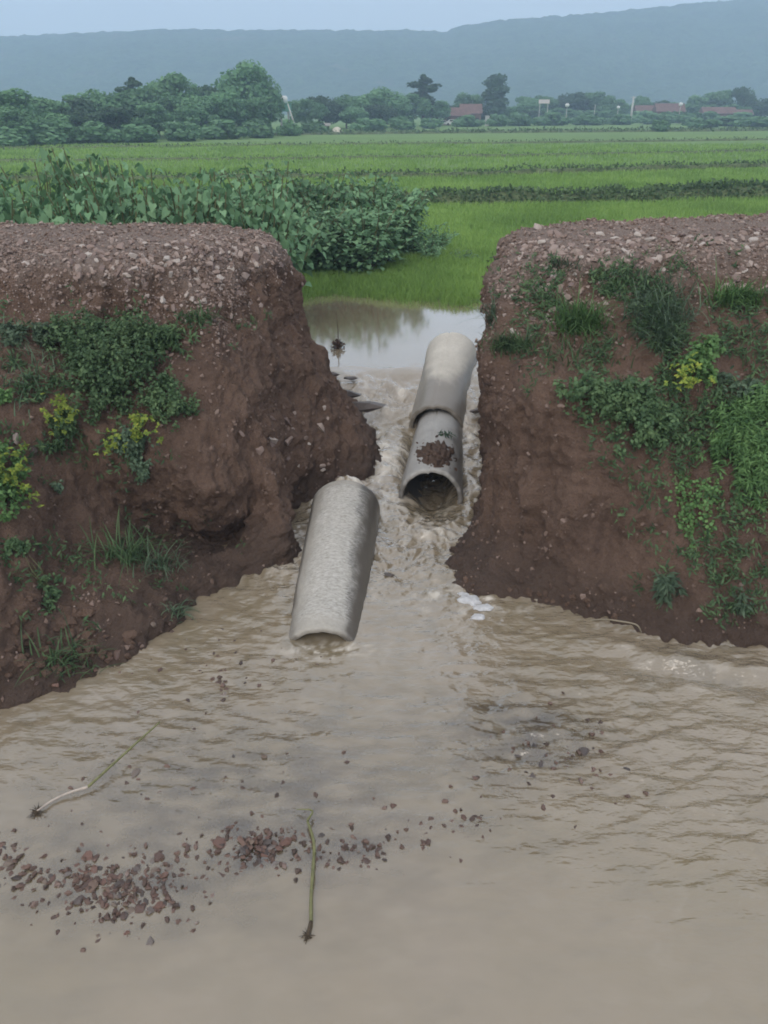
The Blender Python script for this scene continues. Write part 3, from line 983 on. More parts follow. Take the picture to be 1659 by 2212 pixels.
# ------------------------------------------------------------------ stones
def hull_mesh(name, n=14, flat=.55, seed=0):
    r = np.random.default_rng(seed)
    p = r.normal(size=(n, 3)); p /= np.linalg.norm(p, axis=1)[:, None]
    p *= r.uniform(.8, 1.05, (n, 1)); p *= np.array([.5, .5 * r.uniform(.6, .9), .5 * flat])
    bm = bmesh.new()
    for q in p: bm.verts.new(q)
    g = bmesh.ops.convex_hull(bm, input=bm.verts)
    bmesh.ops.delete(bm, geom=[x for x in g['geom_interior'] if isinstance(x, bmesh.types.BMVert)], context='VERTS')
    bmesh.ops.triangulate(bm, faces=bm.faces)
    me = bpy.data.meshes.new(name); bm.to_mesh(me); bm.free()
    return me


def variants(name, mat, k, flat, seed):
    out = []
    for i in range(k):
        me = hull_mesh(name, 15, flat, seed + i); me.materials.append(mat); out.append(me)
    return out


ST_PALE = variants('stone', M['stone'], 8, .5, 10)
ST_RED = variants('stone', M['stone_red'], 8, .55, 40)
ST_DARK = variants('rock', M['stone_dark'], 6, .5, 70)
ST_CLOD = variants('clod', M['soil'], 6, .75, 90)


def orient(n, spin):
    q = Vector(n).to_track_quat('Z', 'Y').to_matrix() @ Matrix.Rotation(spin, 3, 'Z')
    return q.to_euler()


def put_stone(parent, meshes, p, n, size, sink=.2, name='stone'):
    o = bpy.data.objects.new(name, random.choice(meshes))
    col.objects.link(o); o.parent = parent
    s = size * np.array([random.uniform(.8, 1.2), random.uniform(.8, 1.2), random.uniform(.7, 1.2)])
    o.scale = s
    o.location = Vector(p) + Vector(n) * size * (.22 - sink)
    nn = Vector(n) + Vector([random.gauss(0, .25) for _ in range(3)])
    o.rotation_euler = orient(nn, random.uniform(0, 6.28))
    return o


HULLS = []
for i in range(6):
    me = hull_mesh('tmp', 10, .55, 200 + i)
    V = np.array([v.co[:] for v in me.vertices]); F = np.array([p.vertices[:] for p in me.polygons]); HULLS.append((V, F)); bpy.data.meshes.remove(me)


def gravel_mesh(P, N, size, tint):
    parts = []
    idx = rng.integers(0, len(HULLS), len(P))
    for k in range(len(HULLS)):
        s = idx == k
        if not s.any(): continue
        R = frames(N[s] + rng.normal(size=(s.sum(), 3)) * .25, rdir(s.sum()))
        parts.append(scatter(HULLS[k], P[s] + N[s] * size[s, None] * .1, R, size[s], tint[s]))
    return cat(parts)


def bank_gravel(parent, G, N, vpar, bvh, n_gravel, n_face, n_big, cfg):
    nu, nv = vpar.shape
    flatG = G.reshape(-1, 3); flatN = N.reshape(-1, 3).copy(); fv = vpar.ravel()
    flatN[flatN[:, 2] < 0] *= 1
    # road top and shoulder by surface position
    dens = ss(5.0, 6.1, fv) * (1 - .55 * ss(6.5, 7.4, fv)) + .3 * ss(4.3, 5.3, fv) * (1 - ss(5.0, 6.2, fv))
    pat = .55 + .6 * fbm(flatG[:, 0] * 1.2, flatG[:, 1] * 1.2, flatG[:, 2])
    inview = (np.abs(flatG[:, 0]) < flatG[:, 1] * .56) & (flatG[:, 1] > 4) & (flatG[:, 1] < 11.5)
    w = np.clip(dens * pat, 0, None) * inview
    # vertices crowd towards the spine: weight by cell area
    du = np.linalg.norm(np.gradient(G, axis=0), axis=2); dv = np.linalg.norm(np.gradient(G, axis=1), axis=2)
    w = w * (du * dv).ravel()
    i = rng.choice(len(fv), n_gravel, p=w / w.sum())
    size = np.clip(rng.lognormal(-3.65, .5, n_gravel), .012, .08)
    P = flatG[i] + rng.normal(size=(n_gravel, 3)) * .008
    t = np.clip(rng.normal(.56, .26, n_gravel), 0, 1)
    V, F, A = gravel_mesh(P, flatN[i], size, t)
    g = obj('gravel', mesh('gravel', V, F, {'tint': A}, False), M['gravel'], parent)
    g['kind'] = 'stuff'
    # larger stones one by one, as parts of the bank
    k = 0
    while k < n_big:
        c = random.choices(cfg, [q[-1] for q in cfg])[0]
        u = random.gauss(c[0], c[2]); v = random.gauss(c[1], c[3])
        r = hit(u, v, bvh)
        if r is None: continue
        p, nrm = r
        s = random.uniform(*c[4]) * random.choice((.75, 1, 1, 1.25))
        put_stone(parent, ST_PALE, p, nrm, s, random.uniform(.05, .3))
        k += 1


bank_gravel(bankL, GL, NL, VL, bvhL, 13000, 800, 300,
            [(150, 545, 160, 22, (.07, .13), 4), (380, 550, 110, 25, (.07, .13), 4), (500, 535, 60, 22, (.07, .13), 2.2), (430, 610, 60, 40, (.05, .11), 1.6),
             (200, 620, 150, 35, (.05, .11), 2.2), (460, 650, 25, 18, (.08, .15), .35), (640, 930, 40, 40, (.07, .14), .7), (680, 990, 45, 25, (.05, .10), .5)])
bank_gravel(bankR, GR, NR, VR, bvhR, 13000, 800, 300,
            [(1400, 528, 160, 14, (.07, .14), 5), (1250, 540, 90, 16, (.08, .14), 3), (1560, 520, 90, 18, (.08, .15), 3), (1180, 600, 45, 30, (.06, .12), 1.6),
             (1300, 590, 120, 30, (.05, .11), 2), (1180, 690, 40, 25, (.05, .10), 1.0), (1580, 600, 50, 25, (.06, .13), .5), (1230, 670, 60, 30, (.05, .1), .6)])

def face_pebbles(parent, G, N, vpar, n):
    flatG = G.reshape(-1, 3); flatN = N.reshape(-1, 3); fv = vpar.ravel()
    area = (np.linalg.norm(np.gradient(G, axis=0), axis=2) * np.linalg.norm(np.gradient(G, axis=1), axis=2)).ravel()
    w = area * (fv > 1) * (fv < 5.6) * (flatG[:, 1] < 9.8) * (np.abs(flatG[:, 0]) < 5) * (1 + 1.5 * ss(1.2, 2.4, flatG[:, 2])) * np.clip(.5 + fbm(flatG[:, 0] * 2, flatG[:, 1] * 2, flatG[:, 2] * 2), 0, 2)
    i = rng.choice(len(fv), n, p=w / w.sum())
    size = np.clip(rng.lognormal(-3.6, .5, n), .012, .08)
    t = np.clip(rng.normal(.25, .2, n), 0, 1)
    V, F, A = gravel_mesh(flatG[i], flatN[i], size, t)
    g = obj('pebbles', mesh('pebbles', V, F, {'tint': A}, False), M['gravel'], parent)
    g['kind'] = 'stuff'


face_pebbles(bankL, GL, NL, VL, 2600)
face_pebbles(bankR, GR, NR, VR, 2600)
# clods of fallen earth at the foot of the left bank
for k in range(110):
    u, v = random.gauss(150, 110), random.gauss(1395, 45)
    r = hit(u, v, bvhL)
    if r is None or r[0][2] < 0.02: continue
    put_stone(bankL, ST_CLOD, r[0], r[1], random.uniform(.05, .16), .2, 'clod')
for k in range(40):
    r = hit(random.gauss(1150, 110), random.gauss(1290, 20), bvhR)
    if r is None or r[0][2] < 0.02: continue
    put_stone(bankR, ST_CLOD, r[0], r[1], random.uniform(.04, .1), .25, 'clod')
# stones strewn at the left waterline
for (u, v, s) in [(180, 1443, .07), (205, 1448, .06), (120, 1480, .06), (80, 1478, .05), (255, 1415, .1), (235, 1425, .08), (70, 1465, .05), (330, 1350, .07), (300, 1390, .06), (160, 1455, .05)]:
    r = hit(u, v, bvhL)
    if r: put_stone(bankL, ST_RED, r[0], r[1], s, .1)
for (u, v, s, ms) in [(30, 945, .14, ST_PALE), (68, 972, .16, ST_RED), (1108, 718, .12, ST_PALE), (1592, 607, .2, ST_PALE), (1568, 625, .14, ST_PALE)]:
    r = hit(u, v)
    if r: put_stone(bankL if u < 800 else bankR, ms, r[0], r[1], s, .1)

# washed-out stones breaking the surface downstream
def bed_stone(u, v, s, ms, top):
    p = PZ(u, v, 0.0)
    o = bpy.data.objects.new('stone', random.choice(ms)); col.objects.link(o); o.parent = bed
    sc = np.array([random.uniform(.9, 1.3), random.uniform(.8, 1.1), random.uniform(.5, .85)]) * s
    o.scale = sc
    o.location = (p[0], p[1], top - sc[2] * .25)
    o.rotation_euler = (random.gauss(0, .2), random.gauss(0, .2), random.uniform(0, 6.28))


clusters = [  # u, v, su, sv, n, size range, top range : stones one can tell apart
    (270, 1925, 62, 34, 70, (.045, .095), (-.006, .022)), (200, 1890, 80, 24, 36, (.04, .08), (-.01, .016)), (295, 1968, 28, 18, 18, (.05, .09), (-.004, .026)),
    (570, 1828, 48, 19, 38, (.05, .10), (-.006, .03)), (770, 1838, 40, 12, 16, (.05, .09), (-.012, .016)), (30, 1840, 22, 22, 10, (.08, .13), (-.005, .03)),
    (40, 1905, 40, 10, 10, (.05, .09), (-.01, .014)), (980, 1800, 40, 26, 18, (.05, .08), (-.018, .010)), (440, 1890, 60, 24, 14, (.05, .08), (-.015, .012)),
    (1215, 1625, 60, 36, 30, (.07, .13), (-.03, .012)), (290, 1650, 40, 30, 8, (.05, .09), (-.02, .015)), (560, 1700, 90, 60, 14, (.04, .08), (-.03, .008))]
for u, v, su, sv, n, sr, tr in clusters:
    for k in range(n):
        bed_stone(random.gauss(u, su), random.gauss(v, sv), random.uniform(*sr) * random.choice((.6, .8, 1, 1.1)), (ST_RED if random.random() < .82 else ST_DARK) if u < 1100 else ST_DARK, random.uniform(*tr))
# finer shingle of the same shoal
PP, SS = [], []
for u, v, su, sv, n, lo, hi in [(260, 1915, 95, 42, 620, -.03, .008), (560, 1828, 75, 28, 300, -.03, .008), (770, 1838, 60, 20, 110, -.03, .004), (60, 1870, 60, 40, 160, -.03, .006), (980, 1800, 60, 40, 130, -.035, .002),
                                (500, 1720, 260, 70, 420, -.045, -.004), (1200, 1625, 80, 50, 240, -.04, .0), (470, 1440, 80, 55, 200, -.04, .002), (330, 1330, 60, 40, 60, -.03, .004)]:
    for k in range(n):
        p = PZ(random.gauss(u, su), random.gauss(v, sv), 0); p[2] = random.uniform(lo, hi) - .006
        PP.append(p); SS.append(random.uniform(.02, .065))
PP = np.array(PP); SS = np.array(SS)
V, F, A = gravel_mesh(PP, np.repeat(np.array([[0, 0, 1.0]]), len(PP), 0), SS, np.clip(rng.normal(.3, .22, len(PP)), 0, 1))
g = obj('shingle', mesh('shingle', V, F, {'tint': A}, False), M['shingle'], bed); g['kind'] = 'stuff'

# rocks in the rapids above the drop
for (u, v, z, s, lab) in [(757, 815, .50, .26, 'flat dark rock breaking the surface at the lip of the rapids'),
                          (708, 806, .54, .42, 'low wet rock beside the left bank at the rapids'),
                          (788, 872, .42, .62, 'broad dark rock under the sliding water'),
                          (742, 846, .48, .55, 'dark wet ledge rock below the left bank'),
                          (1030, 885, .28, .34, 'dark rock wedged between the pipes and the right bank'),
                          (840, 1240, .03, .14, 'small brown stone tumbling beside the lowest pipe')]:
    p = PZ(u, v, z)
    o = obj('rock', random.choice(ST_DARK), None, None, (p[0], p[1], p[2] - s * .06))
    o.scale = (s, s * .6, s * .55); o.rotation_euler = (random.gauss(0, .1), random.gauss(0, .1), random.uniform(-.5, .5))
    tag(o, lab, 'rock', 'rocks in the rapids')

# ------------------------------------------------------------------ plants rooted on the banks
def twigs(base, tips, r, name, mat, parent):
    m = MB()
    for t in tips:
        b = np.array(base); t = np.array(t)
        mid = (b + t) / 2 + np.array([random.gauss(0, .02), random.gauss(0, .02), .04])
        m.tube([b, mid, t], [r, r * .8, r * .4], 4, False)
    return m.build(name, mat, parent)


def patch(name, label, catg, blobs, n, t, size, mat, thick, which, group='plants on the banks', stems=8, tips=None, droop=.5):
    """a leafy plant hugging the bank: leaves fill low domes (u, v, su, sv) over the soil"""
    P, Nn = [], []
    tries = 0
    while len(P) < n and tries < n * 6:
        tries += 1
        c = random.choices(blobs, [b[2] * b[3] for b in blobs])[0]
        a = random.uniform(0, 6.283); d = math.sqrt(random.random())
        wob = .82 + .3 * math.sin(a * 3 + c[0]) * .5 + random.gauss(0, .10)
        u = c[0] + math.cos(a) * d * c[2] * wob; v = c[1] + math.sin(a) * d * c[3] * wob
        if d > .62 + 1.0 * float(perlin(u / 24, v / 20, c[0])): continue
        r = hit(u, v, which)
        if r is None: continue
        p, nn = r
        hgt = thick * (1 - .75 * d * d) * random.random()**.6
        out = nn * .75 + np.array([0, -.2, .55])
        P.append(p + out * hgt); Nn.append(nn)
    P = np.array(P); Nn = np.array(Nn); k = len(P)
    root = P.mean(0); rr = hit(blobs[0][0], blobs[0][1], which)
    root = rr[0]
    e = empty(name, tuple(root))
    nrm = Nn * .7 + rdir(k, .5)
    dr = rdir(k) * .8 + Nn * .5 + np.array([0, -.1, -droop])
    R = frames(nrm, dr)
    sc = size * rng.uniform(.6, 1.3, k)
    cl = fbm(P[:, 0] * 5, P[:, 1] * 5, P[:, 2] * 5, 2)
    tint = np.clip(.5 + .45 * cl + rng.normal(size=k) * .2, 0, 1)
    V, F, A = scatter(t, P - root, R, sc, tint)
    o = obj('foliage', mesh('foliage', V, F, {'tint': A}), mat, e); o['kind'] = 'stuff'
    if stems:
        idx = rng.integers(0, k, stems)
        twigs((0, 0, 0), [P[i] - root for i in idx], .004, 'stem', M['stem'], e)
    if tips:   # yellow-green young tops: star-like rosettes
        for (u, v, su, sv, m) in tips:
            m = int(m * 2.2)
            pos, nm, dd = [], [], []
            for j in range(m):
                r = hit(random.gauss(u, su), random.gauss(v, sv), which)
                if r is None: continue
                c = r[0] + (r[1] * .75 + np.array([0, -.2, .6])) * thick * random.uniform(.8, 1.15)
                ax = rdir(1, .8)[0] * .6 + r[1] * .6
                for q in range(7):
                    a = q * 6.283 / 7 + random.random()
                    f = frames(ax[None], rdir(1))[0]
                    d = f[:, 0] * math.cos(a) + f[:, 1] * math.sin(a) + ax * .35
                    pos.append(c); nm.append(ax); dd.append(d)
            pos = np.array(pos); nm = np.array(nm); dd = np.array(dd)
            V, F, A = scatter(OVAL, pos - root, frames(nm + rng.normal(size=nm.shape) * .15, dd), size * rng.uniform(.5, 1.1, len(pos)), np.clip(rng.normal(.42, .25, len(pos)), 0, 1))
            oo = obj('leaf_tips', mesh('leaf_tips', V, F, {'tint': A}), M['yellow'], e); oo['kind'] = 'stuff'; oo['label'] = 'yellow-green young leaves'
    tag(e, label, catg, group)
    return e


def tuft(name, label, u, v, su, sv, n, h, mat, which, lean=(.5, 1.5), group='grass tufts on the banks'):
    """arching grass blades from one spot on the bank"""
    r0 = hit(u, v, which)
    root = r0[0]
    e = empty(name, tuple(root))
    B = []
    while len(B) < n:
        r = hit(random.gauss(u, su), random.gauss(v, sv), which)
        if r is not None: B.append(np.concatenate(r))
    B = np.array(B); P = B[:, :3] - root; Nn = B[:, 3:]
    H = h * rng.uniform(.3, 1.3, n)
    d = rdir(n) * .9 + Nn * .7; d[:, 2] *= .3; d /= np.linalg.norm(d, axis=1)[:, None]
    ln = rng.uniform(*lean, n)
    segs = 5
    V = []
    for i in range(segs + 1):
        t = i / segs
        c = P + d * (H * ln * t**1.5)[:, None]
        c[:, 2] += H * (t - .55 * ln * t**2.2)
        w = np.cross(d, [0, 0, 1.0]); w /= np.linalg.norm(w, axis=1)[:, None] + 1e-9
        ww = .006 * (1 - t)**.6 + .0006
        V += [c - w * ww, c + w * ww]
    V = np.stack(V, 1)
    f = []
    for i in range(segs):
        f += [(2 * i, 2 * i + 1, 2 * i + 3), (2 * i, 2 * i + 3, 2 * i + 2)]
    F = np.array(f)[None] + (np.arange(n) * (2 * segs + 2))[:, None, None]
    A = np.repeat(np.clip(rng.normal(.55, .25, n), 0, 1), 2 * segs + 2)
    o = obj('blades', mesh('blades', V.reshape(-1, 3), F.reshape(-1, 3), {'tint': A}), mat, e); o['kind'] = 'stuff'
    tag(e, label, 'grass', group)
    return e


def vine(name, label, strands, which, mat, size=.032, group='creepers hanging on the right bank'):
    r0 = hit(*strands[0][:2], which)
    root = r0[0]
    e = empty(name, tuple(root))
    pos, nm, dd = [], [], []
    m = MB()
    for (u, v, length) in strands:
        pts = []; uu = u
        for s in range(int(length / 7)):
            uu += random.gauss(0, 2.5)
            r = hit(uu, v + s * 7, which)
            if r is None: continue
            c = r[0] + r[1] * random.uniform(.02, .05)
            pts.append(c - root)
            for sd in (-1, 1, 0, 1):
                pos.append(c + rng.normal(size=3) * .02); nm.append(r[1] + rng.normal(size=3) * .4); dd.append(np.array([sd + random.gauss(0, .4), -.2, -.5]))
        if len(pts) > 2: m.tube(pts, [.004] * len(pts), 4, False)
    pos = np.array(pos); k = len(pos)
    V, F, A = scatter(OVAL, pos - root, frames(np.array(nm), np.array(dd)), size * rng.uniform(.6, 1.3, k), np.clip(rng.normal(.55, .25, k), 0, 1), np.full(k, 1.5))
    o = obj('foliage', mesh('foliage', V, F, {'tint': A}), mat, e); o['kind'] = 'stuff'
    m.build('stem', M['stem'], e)
    tag(e, label, 'creeper', group)


# left bank
patch('leafy_bush', 'largest dark green bush spilling over the left bank', 'bush', [(240, 820, 130, 130), (170, 760, 85, 65), (300, 760, 80, 60)], 8000, OVAL, .042, M['herb'], .34, bvhL)
patch('leafy_bush', 'dark green bush at the edge beside the left cut face', 'bush', [(365, 880, 75, 75)], 2000, OVAL, .036, M['herb'], .22, bvhL)
patch('leafy_bush', 'low green bush under the gravel shoulder of the left bank', 'bush', [(355, 740, 85, 42), (280, 730, 60, 28)], 1900, LANCE, .07, M['herb'], .14, bvhL)
patch('leafy_bush', 'grey-green weeds at the far left under the gravel', 'weed', [(110, 725, 95, 32), (30, 730, 60, 30)], 1100, OVAL, .045, M['herb_grey'], .12, bvhL)
patch('flowering_shrub', 'small shrub with yellow-green top below the left bush', 'bush', [(135, 925, 45, 45), (120, 965, 40, 20)], 900, OVAL, .04, M['herb'], .16, bvhL, tips=[(135, 905, 18, 14, 22)])
patch('flowering_shrub', 'drooping shrub with yellow leaf tips on the left bank brow', 'bush', [(290, 965, 60, 42), (305, 1015, 30, 32)], 1500, OVAL, .038, M['herb_grey'], .18, bvhL, tips=[(320, 945, 22, 16, 26), (245, 975, 14, 10, 9)])
patch('flowering_shrub', 'yellow-tipped shrub cut off by the left edge of the picture', 'bush', [(10, 1060, 60, 95), (-20, 1010, 50, 60)], 2200, OVAL, .042, M['herb_bright'], .2, bvhL, tips=[(20, 1025, 18, 12, 14), (10, 1050, 16, 12, 12), (55, 1110, 12, 6, 6)])
patch('leafy_weed', 'tiny pale sprig hanging alone on the left earth wall', 'weed', [(125, 1052, 22, 14)], 60, OVAL, .04, M['herb_grey'], .08, bvhL, stems=3)
patch('leafy_weed', 'bright round-leaved weed at the far left edge', 'weed', [(10, 865, 25, 16)], 120, OVAL, .06, M['herb_bright'], .08, bvhL, stems=3)
patch('creeping_weed', 'dark creeper at the foot of the left bank', 'weed', [(110, 1280, 45, 50), (40, 1190, 50, 35)], 700, OVAL, .035, M['herb'], .07, bvhL)
tuft('grass_tuft', 'dark grass tuft growing under the left earth overhang', 275, 1205, 30, 12, 170, .26, M['herb'], bvhL)
tuft('grass_tuft', 'sparse grass hanging beside the left cave mouth', 350, 1225, 30, 10, 90, .2, M['herb_grey'], bvhL)
tuft('grass_tuft', 'thin grass among the clods at the lower left waterline', 140, 1430, 35, 20, 110, .2, M['herb'], bvhL)
tuft('grass_tuft', 'yellowing grass at the left water edge', 395, 1325, 18, 8, 80, .14, M['herb_grey'], bvhL)
tuft('grass_tuft', 'short green grass by the gravel on the left shoulder', 430, 690, 22, 8, 150, .12, M['herb'], bvhL)
tuft('grass_tuft', 'thin dry grass at the far left below the bushes', 60, 800, 50, 40, 150, .18, M['herb_grey'], bvhL)
# right bank
tuft('grass_tuft', 'bright green grass tuft high on the right bank slope', 1248, 705, 28, 12, 420, .26, M['herb_bright'], bvhR)
tuft('grass_tuft', 'dark green grass clump at the lip of the right cut', 1105, 752, 22, 8, 320, .18, M['herb'], bvhR)
tuft('grass_tuft', 'green grass tuft under the road near the right edge', 1588, 652, 28, 10, 420, .2, M['herb_bright'], bvhR)
tuft('grass_tuft', 'grey-green grass draped down the right bank', 1425, 690, 35, 28, 420, .26, M['herb_grey'], bvhR, (.6, 1.3))
tuft('grass_tuft', 'long grass drooping at the right of the grey tuft', 1435, 740, 14, 14, 160, .28, M['herb_grey'], bvhR, (.8, 1.4))
tuft('grass_tuft', 'sparse grass just below the right road edge', 1370, 600, 50, 10, 140, .12, M['herb_grey'], bvhR)
tuft('grass_tuft', 'small grass among stones on the right shoulder', 1215, 575, 22, 6, 100, .1, M['herb_grey'], bvhR)
tuft('grass_tuft', 'wispy grass along the right bank below the green tuft', 1250, 770, 60, 18, 150, .16, M['herb'], bvhR)
tuft('grass_tuft', 'wisps of grass overhanging the pool at the right cut', 1062, 690, 5, 12, 60, .25, M['herb_grey'], bvhR)
patch('leafy_bush', 'upright green shrub on the right bank with yellow leaves below', 'bush', [(1500, 800, 52, 48), (1520, 770, 30, 30)], 1200, OVAL, .045, M['herb_bright'], .2, bvhR, tips=[(1475, 852, 20, 11, 16)])
patch('leafy_bush', 'dark leafy mass hanging over the right cut face', 'bush', [(1330, 880, 125, 55), (1390, 930, 95, 75), (1250, 855, 65, 30)], 4200, OVAL, .045, M['herb'], .24, bvhR)
patch('leafy_bush', 'grey-green weeds trailing between the bush and shrub on the right', 'weed', [(1600, 850, 60, 25), (1570, 830, 40, 15)], 500, OVAL, .05, M['herb_grey'], .12, bvhR)
patch('leafy_bush', 'big bright green mat of herbs at the right edge', 'bush', [(1590, 950, 105, 100), (1630, 1010, 75, 110), (1650, 880, 60, 60)], 6000, LANCE, .07, M['herb_bright'], .18, bvhR)
vine('hanging_creeper', 'bright round-leaved creeper hanging down the right bank', [(1450 + 11 * i + random.gauss(0, 4), 1030 + random.gauss(0, 10), random.uniform(60, 190) * (1 - .45 * abs(i - 4) / 5)) for i in range(10)], bvhR, M['herb_bright'])
vine('hanging_creeper', 'creeper trailing below the herb mat at the right edge', [(1590 + 10 * i, 1020 + random.gauss(0, 10), random.uniform(60, 130)) for i in range(8)], bvhR, M['herb'])
patch('leafy_weed', 'pale weed rooted low on the right earth face', 'weed', [(1440, 1268, 30, 28)], 200, LANCE, .1, M['herb_grey'], .14, bvhR, stems=6)
patch('leafy_weed', 'small weed low at the right edge near the water', 'weed', [(1600, 1300, 22, 28)], 110, LANCE, .08, M['herb_grey'], .10, bvhR, stems=4)
patch('leafy_weed', 'faint dark weeds in the middle of the right earth face', 'weed', [(1490, 1200, 25, 20)], 70, OVAL, .03, M['herb'], .06, bvhR, stems=3)
patch('leafy_weed', 'broad grey leaves at the right bank below the gravel', 'weed', [(1385, 655, 18, 14)], 40, OVAL, .08, M['herb_grey'], .10, bvhR, stems=3)

# thin weeds and seedlings scattered over both slopes
def ground_cover():
    B = []
    zones = [(bvhL, 120, 830, 140, 90, 480), (bvhL, 200, 1250, 140, 90, 130), (bvhL, 330, 690, 120, 18, 90), (bvhR, 1400, 720, 150, 70, 988), (bvhR, 1500, 900, 110, 90, 722), (bvhR, 1300, 620, 150, 30, 418), (bvhR, 1560, 1250, 80, 80, 228)]
    for b, u, v, su, sv, n in zones:
        for k in range(n):
            r = hit(random.gauss(u, su), random.gauss(v, sv), b)
            if r is not None and r[0][2] > .15 and float(perlin(r[0][0] * 2.2, r[0][1] * 2.2, r[0][2] * 2.2)) > -.1: B.append(np.concatenate(r))
    B = np.array(B); k = 9
    P = np.repeat(B[:, :3], k, 0) + rng.normal(size=(len(B) * k, 3)) * .028; Nn = np.repeat(B[:, 3:], k, 0)
    P = P + Nn * rng.uniform(.005, .05, len(P))[:, None]
    V, F, A = scatter(LANCE, P, frames(Nn + rng.normal(size=P.shape) * .6, Nn * .5 + rdir(len(P), .3)), rng.uniform(.03, .085, len(P)), np.clip(np.repeat(rng.normal(.4, .25, len(B)), k) + rng.normal(size=len(P)) * .1, 0, 1))
    tag(obj('ground_cover', mesh('ground_cover', V, F, {'tint': A}), M['herb']), 'thin weeds and seedlings scattered over both bank slopes', 'weeds', kind='stuff')


ground_cover()

# ------------------------------------------------------------------ thicket behind the left bank
def make_shrub(seed):
    """unit shrub 1 m tall: fanning stems with broad heart-shaped leaves"""
    global rng
    rng = np.random.default_rng(seed); random.seed(seed)
    e = empty('broadleaf_shrub')
    st = MB(); pos, nm, dd = [], [], []
    for s in range(13):
        a = random.uniform(0, 6.283); sp = random.uniform(.08, .48); h = 1.02 - .42 * random.random()
        pts = []
        for i in range(6):
            t = i / 5
            pts.append((math.cos(a) * sp * t**1.3 + .02 * math.sin(7 * t + s), math.sin(a) * sp * t**1.3, h * (t - .16 * sp * t**3) * (1 - .05 * t**4)))
        st.tube(pts, [.011 - .0014 * i for i in range(6)], 5, False)
        m = random.randint(44, 54)
        for k in range(m):
            t = .22 + .78 * (k + random.random()) / m
            c = np.array([np.interp(t * 5, range(6), [p[j] for p in pts]) for j in range(3)])
            az = random.uniform(0, 6.283)
            out = np.array([math.cos(az), math.sin(az), 0])
            c2 = c + out * random.uniform(.02, .17) * (1.1 - .65 * t) + np.array([0, 0, random.uniform(-.04, .04)])
            pos.append(c2); dd.append(out + np.array([0, 0, random.uniform(-.8, .1)])); nm.append(out * random.uniform(.0, .9) + np.array([random.gauss(0, .35), random.gauss(0, .35), random.uniform(.4, 1.0)]))
    pos = np.array(pos); k = len(pos)
    cl = fbm(pos[:, 0] * 5 + seed, pos[:, 1] * 5, pos[:, 2] * 5, 2)
    V, F, A = scatter(HEART, pos, frames(np.array(nm), np.array(dd)), rng.uniform(.025, .066, k), np.clip(.5 + .35 * cl + rng.normal(size=k) * .2, 0, 1))
    st.build('stem', M['stem'], e)
    o = obj('foliage', mesh('foliage', V, F, {'tint': A}), M['thicket'], e); o['kind'] = 'stuff'
    return e


shrub_protos = [make_shrub(500 + i) for i in range(6)]
rng = np.random.default_rng(77); random.seed(77)
tops = [(-80, 350), (0, 352), (60, 342), (130, 368), (200, 328), (270, 340), (330, 362), (400, 368), (480, 378), (560, 372), (640, 378), (700, 388), (760, 398), (830, 398), (880, 405), (930, 440)]
tu, tv = zip(*tops)
spots = []
for u in range(-60, 470, 28):            # just behind the road
    spots.append((u + random.gauss(0, 8), 13.0 + random.uniform(-.3, .5), np.interp(u, tu, tv) + random.uniform(35, 75), 1.0))
for u in range(-50, 600, 29):
    spots.append((u + random.gauss(0, 9), 14.6 + random.uniform(-.4, .5), np.interp(u, tu, tv) + random.uniform(-22, 40), 1.0))
for u in range(550, 830, 34):
    spots.append((u + random.gauss(0, 8), 19.6 + random.uniform(-.4, .4), np.interp(u, tu, tv) + random.uniform(40, 90), 1.15))
for u in range(500, 885, 34):
    spots.append((u + random.gauss(0, 8), 21.0 + random.uniform(-.4, .5), np.interp(u, tu, tv) + random.uniform(-22, 45), 1.05))
for u in (640, 690, 745, 800, 715, 665):
    spots.append((u, 19.0, 440 + random.uniform(0, 50), 1.1))
for u, vt in ((850, 430), (875, 455), (900, 470), (925, 500), (860, 500), (895, 520)):
    spots.append((u, 21.3 + random.uniform(-.6, .5), vt, .7))
used = set()
for i, (u, Y, vt, wid) in enumerate(spots):
    k = i % len(shrub_protos)
    o = shrub_protos[k] if k not in used else copy_tree(shrub_protos[k])
    used.add(k)
    p = PY(u, vt, Y)
    gz = float(ground_z(np.array([p[0]]), np.array([Y]))[0])
    h = (p[2] - gz) * 1.10
    o.location = (p[0], Y, gz - .05)
    o.scale = (2.5 * wid, 2.5 * wid, h + .05)
    o.rotation_euler = (random.gauss(0, .07), random.gauss(0, .07), random.uniform(0, 6.28))
    if u < 500: tag(o, 'broad-leaved green shrub in the dense thicket behind the left road', 'shrub', 'thicket shrubs behind the left road')
    else: tag(o, 'broad-leaved green shrub at the waterside end of the thicket', 'shrub', 'thicket shrubs beside the pool')
for (u, Y, vt, lab) in [(948, 22.0, 478, 'small broad-leaved shrub standing alone right of the thicket'), (1000, 20.6, 535, 'low leafy sprig in the grass nearest the right bank'), (925, 20.6, 510, 'small leafy sprig in the grass right of the thicket')]:
    o = copy_tree(shrub_protos[4]); p = PY(u, vt, Y); h = p[2] - FIELD_Z
    o.location = (p[0], Y, FIELD_Z - .05); o.scale = (1.0, 1.0, h + .05)
    tag(o, lab, 'shrub', 'small shrubs right of the thicket')

